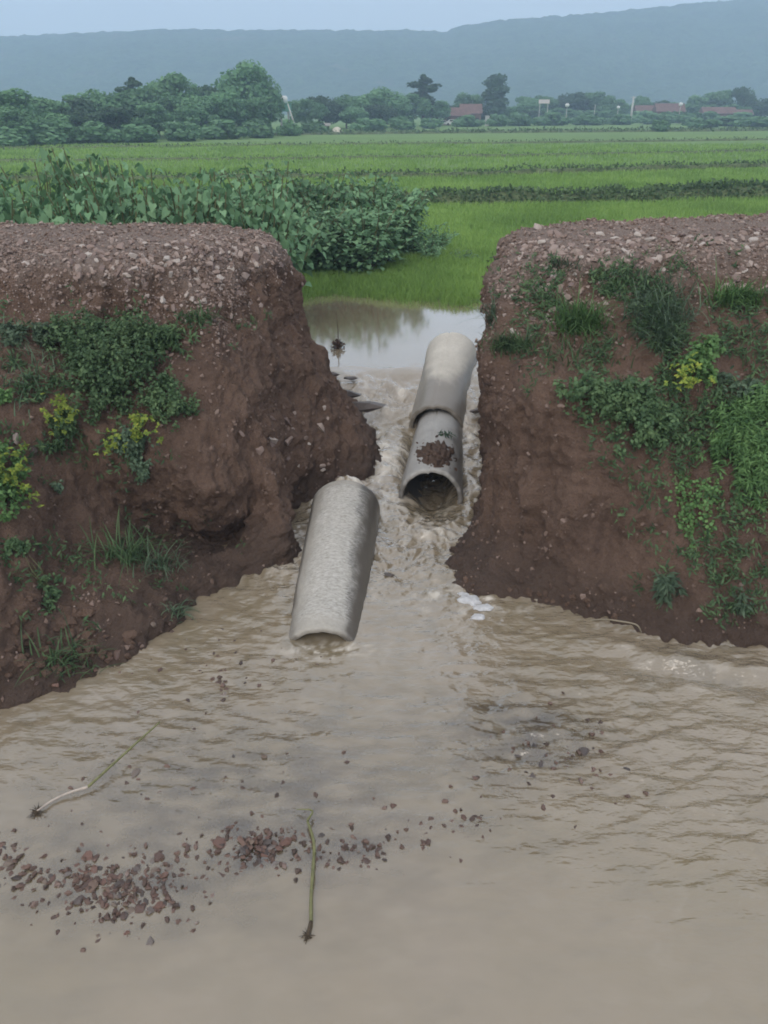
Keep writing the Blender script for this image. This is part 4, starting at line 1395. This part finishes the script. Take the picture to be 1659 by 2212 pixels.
# ------------------------------------------------------------------ far trees
def tree_crown(lobes, n, leaf, t_lo=.0):
    parts_p, parts_n, parts_t = [], [], []
    vol = np.array([l[3] * l[4] for l in lobes]); vol = vol / vol.sum()
    for l, f in zip(lobes, vol):
        m = int(n * f) + 8
        d = rdir(m)
        r = rng.uniform(.55, 1.08, m)[:, None]
        p = np.array(l[:3]) + d * r * np.array([l[3], l[3], l[4]])
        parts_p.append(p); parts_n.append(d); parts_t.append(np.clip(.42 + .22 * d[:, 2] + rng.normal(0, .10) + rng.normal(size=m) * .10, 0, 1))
    P = np.concatenate(parts_p); D = np.concatenate(parts_n); T = np.concatenate(parts_t)
    k = len(P)
    return scatter(CLUMP, P, frames(D + rng.normal(size=(k, 3)) * .5, rdir(k)), leaf * rng.uniform(.5, 1.3, k), T)


def make_tree(name, lobes, mat, n=1900, leaf=.06, trunk_h=.35, tr=.022):
    e = empty(name)
    m = MB()
    m.tube([(0, 0, -.02), (.006, .004, trunk_h * .5), (-.004, .01, trunk_h), (.0, .0, trunk_h + .25)], [tr, tr * .8, tr * .65, tr * .3], 8)
    for l in lobes[:6]:
        m.tube([(0, 0, trunk_h * .8), (l[0] * .5, l[1] * .5, (trunk_h * .8 + l[2]) / 2), (l[0], l[1], l[2])], [tr * .5, tr * .35, tr * .12], 6)
    m.build('trunk', M['bark'], e)
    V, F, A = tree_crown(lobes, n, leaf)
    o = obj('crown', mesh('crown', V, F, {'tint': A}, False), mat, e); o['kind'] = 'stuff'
    return e


def round_lobes(seed, w=.42, low=.28):
    r = random.Random(seed)
    L = []
    for i in range(13):
        z = r.uniform(low, .88); k = math.sqrt(max(.05, 1 - ((z - .55) / .52)**2))
        a = r.uniform(0, 6.283); d = r.uniform(.25, .9) * w * k
        s = r.uniform(.12, .2)
        L.append((math.cos(a) * d, math.sin(a) * d, z, s, s * .8))
    L.append((0, 0, .55, .3, .36))
    return L


protos = {}
for i in range(5):
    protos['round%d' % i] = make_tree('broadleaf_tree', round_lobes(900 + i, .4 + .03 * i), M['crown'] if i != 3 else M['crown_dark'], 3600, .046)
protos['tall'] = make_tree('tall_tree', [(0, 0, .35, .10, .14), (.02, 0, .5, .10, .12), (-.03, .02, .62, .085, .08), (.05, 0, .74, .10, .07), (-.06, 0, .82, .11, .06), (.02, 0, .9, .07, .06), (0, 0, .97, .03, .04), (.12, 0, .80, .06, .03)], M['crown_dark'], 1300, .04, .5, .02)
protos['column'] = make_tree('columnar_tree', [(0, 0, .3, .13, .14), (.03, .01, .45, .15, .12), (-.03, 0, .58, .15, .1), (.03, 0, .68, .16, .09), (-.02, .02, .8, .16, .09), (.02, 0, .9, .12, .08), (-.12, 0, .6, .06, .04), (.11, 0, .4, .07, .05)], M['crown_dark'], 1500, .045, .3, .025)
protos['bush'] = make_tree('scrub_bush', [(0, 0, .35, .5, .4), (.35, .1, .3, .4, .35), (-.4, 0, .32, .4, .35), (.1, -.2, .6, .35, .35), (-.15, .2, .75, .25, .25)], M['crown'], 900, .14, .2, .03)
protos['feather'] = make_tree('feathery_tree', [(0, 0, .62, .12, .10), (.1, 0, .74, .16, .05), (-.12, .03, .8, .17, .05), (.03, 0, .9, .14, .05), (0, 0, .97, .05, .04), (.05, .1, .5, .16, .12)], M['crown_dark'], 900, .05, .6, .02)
used_t = set()


def tree(kind, u, vb, vt, wpx, Y, label, group, wob=True):
    o = protos[kind] if kind not in used_t else copy_tree(protos[kind])
    used_t.add(kind)
    b = PY(u, vb, Y); t = PY(u, vt, Y)
    h = t[2] - FIELD_Z
    wm = wpx / F_PX * Y / .95 * (1.0 if kind in ('tall', 'column', 'feather') else 1.22)
    base_w = {'tall': .26, 'column': .34, 'bush': 1.55, 'feather': .4}.get(kind, .95)
    o.location = (b[0], Y, FIELD_Z)
    o.scale = (wm / base_w, wm / base_w, h / 1.0)
    o.rotation_euler = (0, 0, 0 if kind in ('tall', 'column', 'feather') else random.uniform(0, 6.28))
    tag(o, label, 'bush' if kind == 'bush' else 'tree', group)


gL = 'trees of the left grove'
left = [(25, 190, 120, 98), (-55, 195, 120, 96), (95, 205, 95, 104), (158, 208, 85, 108), (225, 196, 105, 112), (290, 190, 100, 118), (345, 180, 95, 122), (398, 152, 95, 128),
        (452, 178, 85, 130), (520, 135, 115, 134), (578, 150, 80, 138), (478, 190, 90, 124), (420, 205, 80, 118), (250, 225, 90, 104), (60, 232, 90, 94), (330, 222, 85, 112), (555, 200, 80, 128), (130, 240, 80, 98), (190, 235, 70, 100)]
ltxt = ['tree at the far left with a rounded top, above the left bushes', 'tree cut by the left edge of the picture', 'low rounded tree second from the left edge of the grove', 'low tree left of the tall part of the grove',
        'medium tree where the left grove begins to rise', 'tree in front of the feathery dark top of the grove', 'tree between the feathery top and the twin crowns', 'second highest rounded tree of the left grove',
        'tree in the dip between the two highest crowns', 'highest tree of the left grove with a broad crown', 'dark tree at the right end of the left grove', 'tree just left of and below the highest crown', 'lower tree beneath the second highest crown',
        'front tree under the rising part of the left grove', 'short front tree near the left edge', 'front tree in the middle of the left grove', 'front tree below the highest crown', 'short tree in the low left gap of the grove', 'short tree right of the low left gap']
for i, ((u, vt, w, Y), t) in enumerate(zip(left, ltxt)):
    tree('round%d' % (i % 5 if i != 10 else 4), u, 300, vt, w, Y, t, gL)
tree('feather', 300, 300, 168, 45, 125, 'dark feathery treetop poking out of the left grove', gL)
gm = 'trees behind the paddies in the middle'
mid = [(662, 208, 66, 165), (705, 203, 60, 170), (748, 203, 62, 175), (795, 198, 70, 182), (845, 190, 82, 188), (885, 196, 66, 195), (825, 222, 70, 178), (770, 228, 60, 170), (945, 215, 58, 205), (1000, 202, 50, 225), (1022, 198, 34, 228), (975, 225, 46, 215)]
mtxt = ['tree just right of the leaning pole', 'tree second to the right of the leaning pole', 'tree above the thatched shed', 'tree left of the middle group high crown', 'highest rounded crown of the middle trees', 'tree just left of the tall ragged tree', 'front tree below the middle high crown', 'front tree right of the white dome',
        'low tree just right of the tall ragged tree', 'pale loose tree left of the columnar tree', 'slender tree near the columnar tree', 'low tree above the red-roofed house']
for i, ((u, vt, w, Y), t) in enumerate(zip(mid, mtxt)):
    tree('round%d' % ((i * 2 + 1) % 5), u, 270, vt, w, Y, t, gm)
tree('tall', 913, 268, 163, 46, 200, 'tall ragged dark tree rising above the middle trees', gm)
tree('column', 1067, 262, 158, 46, 225, 'tall dark columnar tree standing alone in the middle', gm)
tree('round3', 1050, 262, 218, 44, 228, 'low dark tree at the left foot of the columnar tree', gm)
tree('round1', 1092, 262, 226, 40, 228, 'low tree at the right foot of the columnar tree', gm)
gr = 'trees on the right of the plain'
right = [(1140, 206, 56, 250), (1180, 205, 56, 254), (1225, 196, 70, 258), (1268, 193, 66, 260), (1300, 207, 44, 256), (1335, 212, 40, 262), (1385, 206, 44, 266), (1418, 214, 40, 268), (1445, 217, 36, 268), (1500, 207, 52, 268), (1540, 192, 72, 272), (1512, 225, 56, 262), (1640, 208, 62, 262), (1592, 222, 56, 262), (1700, 205, 60, 262), (1460, 228, 40, 270), (1215, 232, 50, 246), (1160, 236, 50, 244), (1310, 236, 44, 246)]
rtxt = ['first tree right of the gap after the columnar tree', 'tree behind the pinkish white board', 'broad tree above the white lamp ball', 'highest crown of the right-middle clump', 'tree at the right end of the right-middle clump', 'low dark tree left of the upright pole', 'low tree just right of the upright pole', 'low tree above the red brick houses', 'reddish-looking low tree above the brick houses', 'left part of the broad right tree', 'broad rounded tree near the right side', 'front tree under the broad right tree', 'tree at the right edge of the picture', 'light tree under the ball-shaped one', 'tree cut by the right edge of the picture', 'low tree beside the far white ball', 'front bush-like tree below the white lamp ball', 'front bush-like tree below the pinkish board', 'front bush-like tree left of the upright pole']
for i, ((u, vt, w, Y), t) in enumerate(zip(right, rtxt)):
    tree('round%d' % ((i * 3 + 2) % 5), u, 258, vt, w, Y, t, gr)
tree('round3', 1603, 258, 183, 42, 262, 'dark ball-shaped tree top near the right edge', gr)
# scrub along the foot of the trees and in the fields
sc = [(35, 318, 272, 90, 90), (120, 312, 268, 90, 94), (210, 306, 262, 90, 98), (300, 303, 268, 80, 101), (395, 298, 262, 80, 106), (480, 295, 258, 80, 112), (560, 292, 255, 70, 118), (625, 288, 258, 40, 126),
      (680, 284, 262, 60, 140), (800, 280, 255, 70, 155), (870, 276, 250, 60, 165), (930, 272, 255, 50, 175), (1010, 268, 248, 50, 190), (1075, 266, 246, 40, 195), (1120, 265, 243, 50, 200), (1190, 263, 242, 60, 205),
      (1270, 262, 244, 60, 210), (1340, 262, 246, 50, 215), (1420, 260, 244, 60, 220), (1490, 259, 243, 60, 220), (1580, 262, 252, 120, 200), (1520, 266, 256, 70, 180), (1425, 274, 258, 40, 150), (1640, 264, 252, 80, 190), (1195, 258, 238, 70, 246), (1262, 258, 238, 70, 250), (1385, 257, 239, 60, 245), (1450, 256, 240, 60, 243), (1530, 256, 240, 60, 238), (1600, 256, 242, 70, 240), (1005, 266, 250, 40, 200)]
stx = ['at the far left under the trees', 'second from the left under the trees', 'third from the left under the grove', 'fourth from the left above the tan bund', 'under the second highest crown', 'under the dip of the left grove', 'under the highest left tree', 'left of the green water tower foot',
       'beside the leaning pole foot', 'right of the white dome', 'under the middle trees', 'at the foot of the tall ragged tree', 'by the red-roofed house', 'at the foot of the columnar tree', 'at the gap right of the columnar tree', 'below the pinkish board',
       'below the right-middle clump', 'left of the upright pole foot', 'right of the upright pole foot', 'near the far white ball', 'long and low at the right on the far bund', 'low on the far bund left of the long one', 'small and dark alone in the far paddy', 'low at the right edge on the far bund', 'hiding the foot of the dull red house', 'hiding the low red house left of the pole', 'hiding the long brick house', 'hiding the house by the white ball', 'hiding the pinkish red house', 'hiding the low red house at the right', 'before the taller red house']
for (u, vb, vt, w, Y), t in zip(sc, stx):
    tree('bush', u, vb, vt, w, Y, 'scrub bush ' + t, 'scrub along the foot of the trees')

# ------------------------------------------------------------------ far houses, tanks and poles
M['brick'] = mat_plain('brick_red', (.17, .098, .085), .9, .25, 1.5, 0)
M['roof'] = mat_plain('tile_roof', (.15, .088, .076), .85, .3, 1.2, 0)
M['roof_pale'] = mat_plain('thatch_pale', (.25, .235, .21), .9, .2, 1.2, 0)
M['white'] = mat_plain('white_paint', (.66, .66, .65), .5, .06, 2, 0)
M['pink_white'] = mat_plain('faded_board', (.62, .54, .52), .7, .08, 2, 0)
M['green_paint'] = mat_plain('green_paint', (.12, .30, .22), .6, .1, 1.2, 0)
M['conc'] = mat_plain('pole_concrete', (.45, .44, .42), .8, .12, 2, 0)
M['dark'] = mat_plain('dark_opening', (.03, .028, .025), .8, .1, 2, 0)
M['straw'] = mat_plain('straw', (.52, .48, .40), .95, .2, 3, .4, .03)


def base(u, v, Y):
    p = PY(u, v, Y)
    return (p[0], Y, FIELD_Z)


def house(u, Y, w, h, rh, label, wallm='brick', roofm='roof', d=4.0, win=2):
    e = empty('house', base(u, 270, Y), 0)
    m = MB(); m.box((0, 0, h / 2), (w, d, h)); wall = m.build('wall', M[wallm], e)
    m = MB()
    o = .35
    V = [(-w / 2 - o, -d / 2 - o, h - .1), (w / 2 + o, -d / 2 - o, h - .1), (w / 2 + o, d / 2 + o, h - .1), (-w / 2 - o, d / 2 + o, h - .1), (-w / 2 - o, 0, h + rh), (w / 2 + o, 0, h + rh)]
    m.add(V, [[0, 1, 5, 4], [2, 3, 4, 5], [0, 4, 3], [1, 2, 5], [3, 2, 1, 0]])
    m.build('roof', M[roofm], e)
    m = MB(); m.box((w * .05, -d / 2 - .02, 1.0), (.95, .08, 2.0)); m.build('door', M['dark'], e)
    for k in range(win):
        m = MB(); m.box((-w * .33 + k * w * .66 / max(1, win - 1), -d / 2 - .02, 1.5), (.9, .08, .9)); m.build('window', M['dark'], e)
    e.scale = (1, 1, .8)
    tag(e, label, 'house', 'far village houses')


house(985, 212, 6, 2.6, 2.2, 'red-roofed house left of the columnar tree')
house(1015, 220, 5, 3.2, 2.6, 'taller red house nearest the columnar tree')
house(1195, 262, 9, 3.0, 2.0, 'dull red house below the pinkish board')
house(1270, 268, 8, 3.0, 1.8, 'low red house left of the upright pole')
house(1400, 262, 9, 3.4, 2.2, 'long red brick house just right of the upright pole')
house(1440, 258, 8, 3.6, 2.6, 'red-roofed house beside the far white ball')
house(1545, 250, 9, 3.0, 2.0, 'pinkish red house under the broad right tree')
house(1590, 256, 7, 2.6, 1.6, 'low red house under the ball-shaped tree')

# water tower: white tank on a green stand
e = empty('water_tower', base(617, 285, 140))
m = MB()
for sx in (-.6, .6):
    for sy in (-.6, .6): m.box((sx, sy, 1.6), (.18, .18, 3.2))
m.build('stand', M['conc'], e)
m = MB(); m.box((0, 0, 3.7), (2.0, 2.0, 1.1)); m.box((0, 0, 4.28), (2.3, 2.3, .1)); m.build('green_box', M['green_paint'], e)
m = MB(); m.tube([(0, 0, 4.33), (0, 0, 5.1), (0, 0, 5.3), (0, 0, 5.4)], [.6, .6, .45, .2], 16); m.build('tank', M['white'], e, True)
tag(e, 'white tank on a green stand between the grove and the leaning pole', 'water tower')


def pole(u, vb, vt, Y, lean, label, crossarm=True, r=.16):
    b = base(u, vb, Y); t = PY(u, vt, Y)
    h = t[2] - FIELD_Z
    e = empty('utility_pole', b)
    m = MB(); m.tube([(0, 0, -.2), (lean * .5, 0, h * .5), (lean, 0, h)], [r, r * .85, r * .65], 10); m.build('post', M['conc'], e, True)
    if crossarm:
        m = MB(); m.box((lean * .95, 0, h * .95), (1.3, .1, .1)); m.build('crossarm', M['conc'], e)
        for k in (-.55, 0, .55):
            m = MB(); m.tube([(lean * .95 + k, 0, h * .95 + .05), (lean * .95 + k, 0, h * .95 + .25)], [.05, .03], 6); m.build('insulator', M['white'], e)
    tag(e, label, 'pole', 'utility poles')


pole(643, 287, 224, 132, -1.3, 'leaning pale concrete pole right of the left grove', False, .13)
pole(1362, 262, 208, 228, 0, 'upright pale concrete pole in front of the brick houses', True, .3)
pole(853 + 165, 262, 212, 224, .1, 'thin faint pole in front of the red house', False, .1)
pole(1282, 262, 226, 240, 0, 'short thin pole left of the upright one', False, .1)


def ball_mast(u, vb, vt, Y, label, r=.55, base_block=False):
    b = base(u, vb, Y); h = PY(u, vt, Y)[2] - FIELD_Z
    e = empty('water_tank', b)
    m = MB(); m.tube([(0, 0, 0), (0, 0, h - r * .7)], [.1, .08], 8); m.build('mast', M['conc'], e)
    m = MB(); m.tube([(0, 0, h - r), (0, 0, h - r * .75), (0, 0, h - r * .2), (0, 0, h + r * .4), (0, 0, h + r * .6)], [r * .4, r * .9, r * 1.1, r * .8, r * .2], 14); m.build('tank', M['white'], e, True)
    if base_block:
        m = MB(); m.box((0, 0, .4), (1.4, 1.0, .8)); m.build('plinth', M['conc'], e)
    tag(e, label, 'water tank', 'small white tanks on masts')


ball_mast(1222, 262, 226, 236, 'bright white ball tank below the right-middle clump', .55)
ball_mast(1465, 262, 224, 240, 'white ball tank on a mast beside the red-roofed house', .55, True)
ball_mast(1332, 262, 231, 240, 'small white tank left of the upright pole', .42)
e = empty('sign_board', base(1172, 262, 238))
m = MB(); m.box((0, 0, 5.3), (2.9, .15, .95)); m.build('board', M['pink_white'], e)
for sx in (-1.1, 1.1):
    m = MB(); m.box((sx, .12, 2.4), (.16, .16, 4.8)); m.build('post', M['conc'], e)
tag(e, 'pinkish white board standing above the far bushes', 'board')
# thatched shed and the white dome-shaped straw stack beside it
e = empty('shed', base(695, 280, 146))
m = MB()
for sx in (-1.9, 1.9):
    for sy in (-1.2, 1.2): m.box((sx, sy, .9), (.14, .14, 1.8))
m.build('post', M['bark'], e)
m = MB(); m.box((0, .9, .9), (3.6, .1, 1.7)); m.build('back_wall', M['dark'], e)
m = MB(); m.add([(-2.4, -1.6, 1.75), (2.4, -1.6, 1.45), (2.4, 1.6, 2.0), (-2.4, 1.6, 2.3), (-2.4, -1.6, 1.93), (2.4, -1.6, 1.63), (2.4, 1.6, 2.18), (-2.4, 1.6, 2.48)], [[3, 2, 1, 0], [4, 5, 6, 7], [0, 1, 5, 4], [1, 2, 6, 5], [2, 3, 7, 6], [3, 0, 4, 7]]); m.build('roof', M['roof_pale'], e)
e.scale = (.62, .62, .62)
tag(e, 'open shed with a pale sloping roof under the middle trees', 'shed')
th = np.linspace(0, np.pi / 2, 9); az = np.linspace(0, 2 * np.pi, 25)
TH, AZ = np.meshgrid(th, az, indexing='ij')
rr = .88 * (1 + .06 * fbm(np.cos(AZ) * 2, np.sin(AZ) * 2, TH * 2))
o = obj('straw_stack', mesh('straw_stack', np.stack([rr * np.cos(TH) * np.cos(AZ), rr * np.cos(TH) * np.sin(AZ), rr * np.sin(TH)], -1).reshape(-1, 3), grid_faces(9, 25)), M['straw'], None, base(728, 282, 142))
tag(o, 'pale dome-shaped straw stack at the field edge', 'straw stack')


def car(u, Y, s, label):
    """small pale car parked far off, seen from the side"""
    e = empty('parked_car', base(u, 266, Y))
    prof = [(-2.0, .35), (-2.05, .8), (-1.5, .95), (-.9, 1.42), (.6, 1.45), (1.3, .98), (2.0, .85), (2.05, .35)]
    m = MB(); n = len(prof)
    V = [(x * s, -.8 * s, z * s) for x, z in prof] + [(x * s, .8 * s, z * s) for x, z in prof]
    m.add(V, [list(range(n)), list(range(n, 2 * n))[::-1]] + [[i, i + n, (i + 1) % n + n, (i + 1) % n] for i in range(n)])
    m.build('body', M['white'], e)
    for x in (-1.25, 1.25):
        for y in (-.78, .78):
            m = MB(); m.tube([(x * s, (y - .1) * s, .33 * s), (x * s, (y + .1) * s, .33 * s)], [.33 * s, .33 * s], 12); m.build('wheel', M['dark'], e)
    m = MB(); m.add([(-.95 * s, -.815 * s, 1.0 * s), (1.0 * s, -.815 * s, 1.0 * s), (.5 * s, -.815 * s, 1.36 * s), (-.8 * s, -.815 * s, 1.36 * s)], [[0, 1, 2, 3]]); m.build('window', M['dark'], e)
    tag(e, label, 'car', 'pale cars by the red house')


car(958, 205, .75, 'left of two small pale cars by the red-roofed house')
car(978, 204, .9, 'right of two small pale cars by the red-roofed house')
e = empty('concrete_post', base(1053, 265, 200))
m = MB(); m.box((0, 0, 1.0), (1.1, 1.1, 2.0), 0, .9); m.build('pillar', M['conc'], e)
m = MB(); m.box((0, 0, 2.07), (1.25, 1.25, .14)); m.build('cap', M['conc'], e)
tag(e, 'short pale pillar at the foot of the columnar tree', 'pillar')

# ------------------------------------------------------------------ debris in the water
def water_z(x, y):
    return float(water_fields(np.array([x]), np.array([y]))[0][0])


def stalk(name, label, pts, radii, mats, extra=None):
    """pts: (u, v, z) ; split of the stalk into green and pale pieces as parts"""
    W = [PZ(u, v, z) for u, v, z in pts]
    e = empty(name, tuple(W[0]))
    k = mats[0]
    W = [w - W[0] for w in W] if False else [np.array(w) - np.array(W[0]) for w in W]
    for (pname, mat, a, b) in mats:
        seg = W[a:b + 1]
        A = cr_interp(np.array(seg), [6] * (len(seg) - 1)) if len(seg) > 1 else seg
        rr = np.interp(np.linspace(a, b, len(A)), range(len(radii)), radii)
        m = MB(); m.tube(list(A), list(rr), 7); m.build(pname, M[mat], e, True)
    if extra: extra(e, W)
    tag(e, label, 'stalk', 'uprooted stalks in the stream')


def roots(at, n, ln, r=.0035):
    def f(e, W):
        m = MB(); c = W[at]
        for k in range(n):
            d = rdir(1)[0]; d[2] = d[2] * .4 - .1
            p1 = c + d * ln * random.uniform(.3, .6); p2 = p1 + (rdir(1)[0] * .6 + d) * ln * random.uniform(.2, .5)
            m.tube([c, p1, p2], [r * 1.6, r, r * .5], 5)
        m.build('roots', M['root'], e)
    return f


stalk('uprooted_stalk', 'long green stalk with white root lying across the left shallows',
      [(345, 1560, .13), (300, 1600, .10), (245, 1650, .07), (190, 1700, .035), (150, 1712, .03), (115, 1728, .025), (80, 1752, .02)], [.006, .008, .009, .010, .008, .008, .007],
      [('stem', 'stalk', 0, 3), ('pale_stem', 'stalk_pale', 3, 6)], roots(6, 30, .07, .0025))
stalk('uprooted_stalk', 'bent green stalk with a root ball standing in the foreground stream',
      [(640, 1748, .03), (675, 1752, .05), (664, 1772, .05), (678, 1820, .04), (676, 1880, .035), (672, 1940, .03), (672, 1990, .02), (665, 2020, .01)], [.003, .006, .008, .010, .011, .010, .011, .012],
      [('tip', 'stalk', 0, 2), ('stem', 'stalk', 2, 6), ('root_collar', 'root', 6, 7)], roots(7, 30, .05, .0022))
stalk('uprooted_stalk', 'pale curved stalk arching from the foot of the right bank',
      [(1265, 1342, -.02), (1300, 1338, .05), (1340, 1342, .10), (1375, 1350, .10), (1386, 1368, -.01)], [.006, .007, .008, .008, .007], [('stem', 'stalk_dull', 0, 4)])
# a twiggy clump with an upright stick standing in the pool
p = PZ(730, 752, .5)
e = empty('drowned_sapling', tuple(p))
m = MB(); m.tube([(0, 0, -.1), (.01, 0, .3), (-.015, 0, .62)], [.012, .009, .004], 6); m.build('stem', M['root'], e)
m = MB()
for k in range(40):
    d = rdir(1, .3)[0] * np.array([.12, .1, .12]); m.tube([(0, 0, .03), d * .6 + np.array([0, 0, .03]), d + np.array([0, 0, .05])], [.006, .005, .002], 4)
m.build('twigs', M['root'], e)
k = 130; P = rdir(k, .2) * rng.uniform(.03, .13, k)[:, None] * np.array([.9, .9, .8]) + np.array([0, 0, .05])
V, F, A = scatter(OVAL, P, frames(rdir(k), rdir(k)), np.full(k, .05), np.clip(rng.normal(.3, .2, k), 0, 1))
o = obj('debris', mesh('debris', V, F, {'tint': A}), M['dead_leaf'], e); o['kind'] = 'stuff'
tag(e, 'dark twiggy clump with an upright stick in the upstream pool', 'sapling')

# mud and dead leaves heaped on the grey pipe, with a dark sprig above
_pb = {}


def on_pipe(o, u, v):
    d = Vector(ray(u, v)).normalized(); inv = o.matrix_world.inverted() if False else Matrix.Translation(-o.location)
    bm = _pb.get(o.name)
    if bm is None: bm = _pb[o.name] = BVHTree.FromPolygons([x.co[:] for x in o.data.vertices], [q.vertices[:] for q in o.data.polygons])
    r = bm.ray_cast(inv @ Vector((0, 0, CAM_H)), d)
    return (np.array(r[0] + o.location), np.array(r[1])) if r[0] is not None else None


rc = on_pipe(pipeB, 942, 985)
e = empty('mud_heap', tuple(rc[0]))
pm = []
for k in range(70):
    r = on_pipe(pipeB, random.gauss(942, 21), min(1014, random.gauss(984, 17)))
    if r: pm.append(np.concatenate(r))
pm = np.array(pm)
nu_, nv_ = 46, 40
lump = np.zeros((nu_, nv_, 3)); pn = rc
for i, uu in enumerate(np.linspace(886, 996, nu_)):
    for j, vv in enumerate(np.linspace(932, 1013, nv_)):
        r = on_pipe(pipeB, uu, vv)
        if r is None: r = pn
        pn = r
        d = ((uu - 942) / 40)**2 + ((vv - 982) / 28)**2
        hgt = .055 * (1 - d) + .045 * float(fbm(uu / 9, vv / 7, None, 4)) - .004
        lump[i, j] = r[0] + r[1] * max(-.03, min(.09, hgt)) - rc[0]
pipeB_bvh = None
z0 = np.zeros(nu_ * nv_)
o = obj('mud', mesh('mud', lump.reshape(-1, 3), grid_faces(nu_, nv_), {'road': z0, 'damp': z0 + .35}), M['soil'], e)
k = len(pm)
V, F, A = scatter(OVAL, pm[:, :3] - rc[0] + pm[:, 3:] * .035, frames(pm[:, 3:] + rng.normal(size=(k, 3)) * .4, rdir(k)), rng.uniform(.03, .06, k), rng.uniform(0, 1, k))
o = obj('dead_leaves', mesh('dead_leaves', V, F, {'tint': A}), M['dead_leaf'], e); o['kind'] = 'stuff'
tag(e, 'brown heap of mud and dead leaves on the grey pipe', 'mud heap')
rc = on_pipe(pipeB, 962, 942)
e = empty('dead_sprig', tuple(rc[0]))
m = MB(); m.tube([(-.09, 0, .02), (0, 0, .035), (.09, -.06, .02)], [.006, .007, .004], 5); m.build('twig', M['root'], e)
k = 34; P = np.stack([np.linspace(-.09, .1, k), -.04 * np.linspace(-.2, 1, k), np.full(k, .03)], -1)
V, F, A = scatter(LANCE, P, frames(np.array([[0, -.3, 1.0]]) + rng.normal(size=(k, 3)) * .3, rng.normal(size=(k, 3))), np.full(k, .075), rng.uniform(0, .4, k))
o = obj('leaves', mesh('leaves', V, F, {'tint': A}), M['crown_dark'], e); o['kind'] = 'stuff'
tag(e, 'dark dead sprig lying on the grey pipe above the mud', 'sprig')


# blobs of white foam caught by the right bank
def foam_blob(u, v, a, b, h, rot, label):
    p = PZ(u, v, .01)
    nt, na = 10, 40
    t = np.linspace(0, 1, nt); az = np.linspace(0, 2 * np.pi, na)
    Tt, AZ = np.meshgrid(t, az, indexing='ij')
    w = 1 + .25 * fbm(np.cos(AZ) * 1.5 + u, np.sin(AZ) * 1.5, None, 3)
    x = Tt * a * w * np.cos(AZ); y = Tt * b * w * np.sin(AZ)
    z = h * np.sqrt(np.clip(1 - Tt**2, 0, 1)) * (1 + .25 * fbm(x * 14 + u, y * 14, None, 3)) + .005 * fbm(x * 40, y * 40, None, 3) - .006
    c, s = math.cos(rot), math.sin(rot)
    o = obj('foam_patch', mesh('foam_patch', np.stack([x * c - y * s, x * s + y * c, z], -1).reshape(-1, 3), grid_faces(nt, na)), M['foam'], None, (p[0], p[1], water_z(p[0], p[1]) + .004))
    tag(o, label, 'foam', 'white foam patches by the right bank')


foam_blob(1015, 1297, .115, .085, .035, -.3, 'largest white foam patch against the foot of the right bank')
foam_blob(1046, 1313, .095, .05, .028, .1, 'long white foam patch right of the largest one')
foam_blob(1032, 1332, .07, .05, .022, .2, 'small white foam patch below the other two')
foam_blob(1000, 1283, .06, .03, .02, -.2, 'thin white foam fringe touching the right bank')
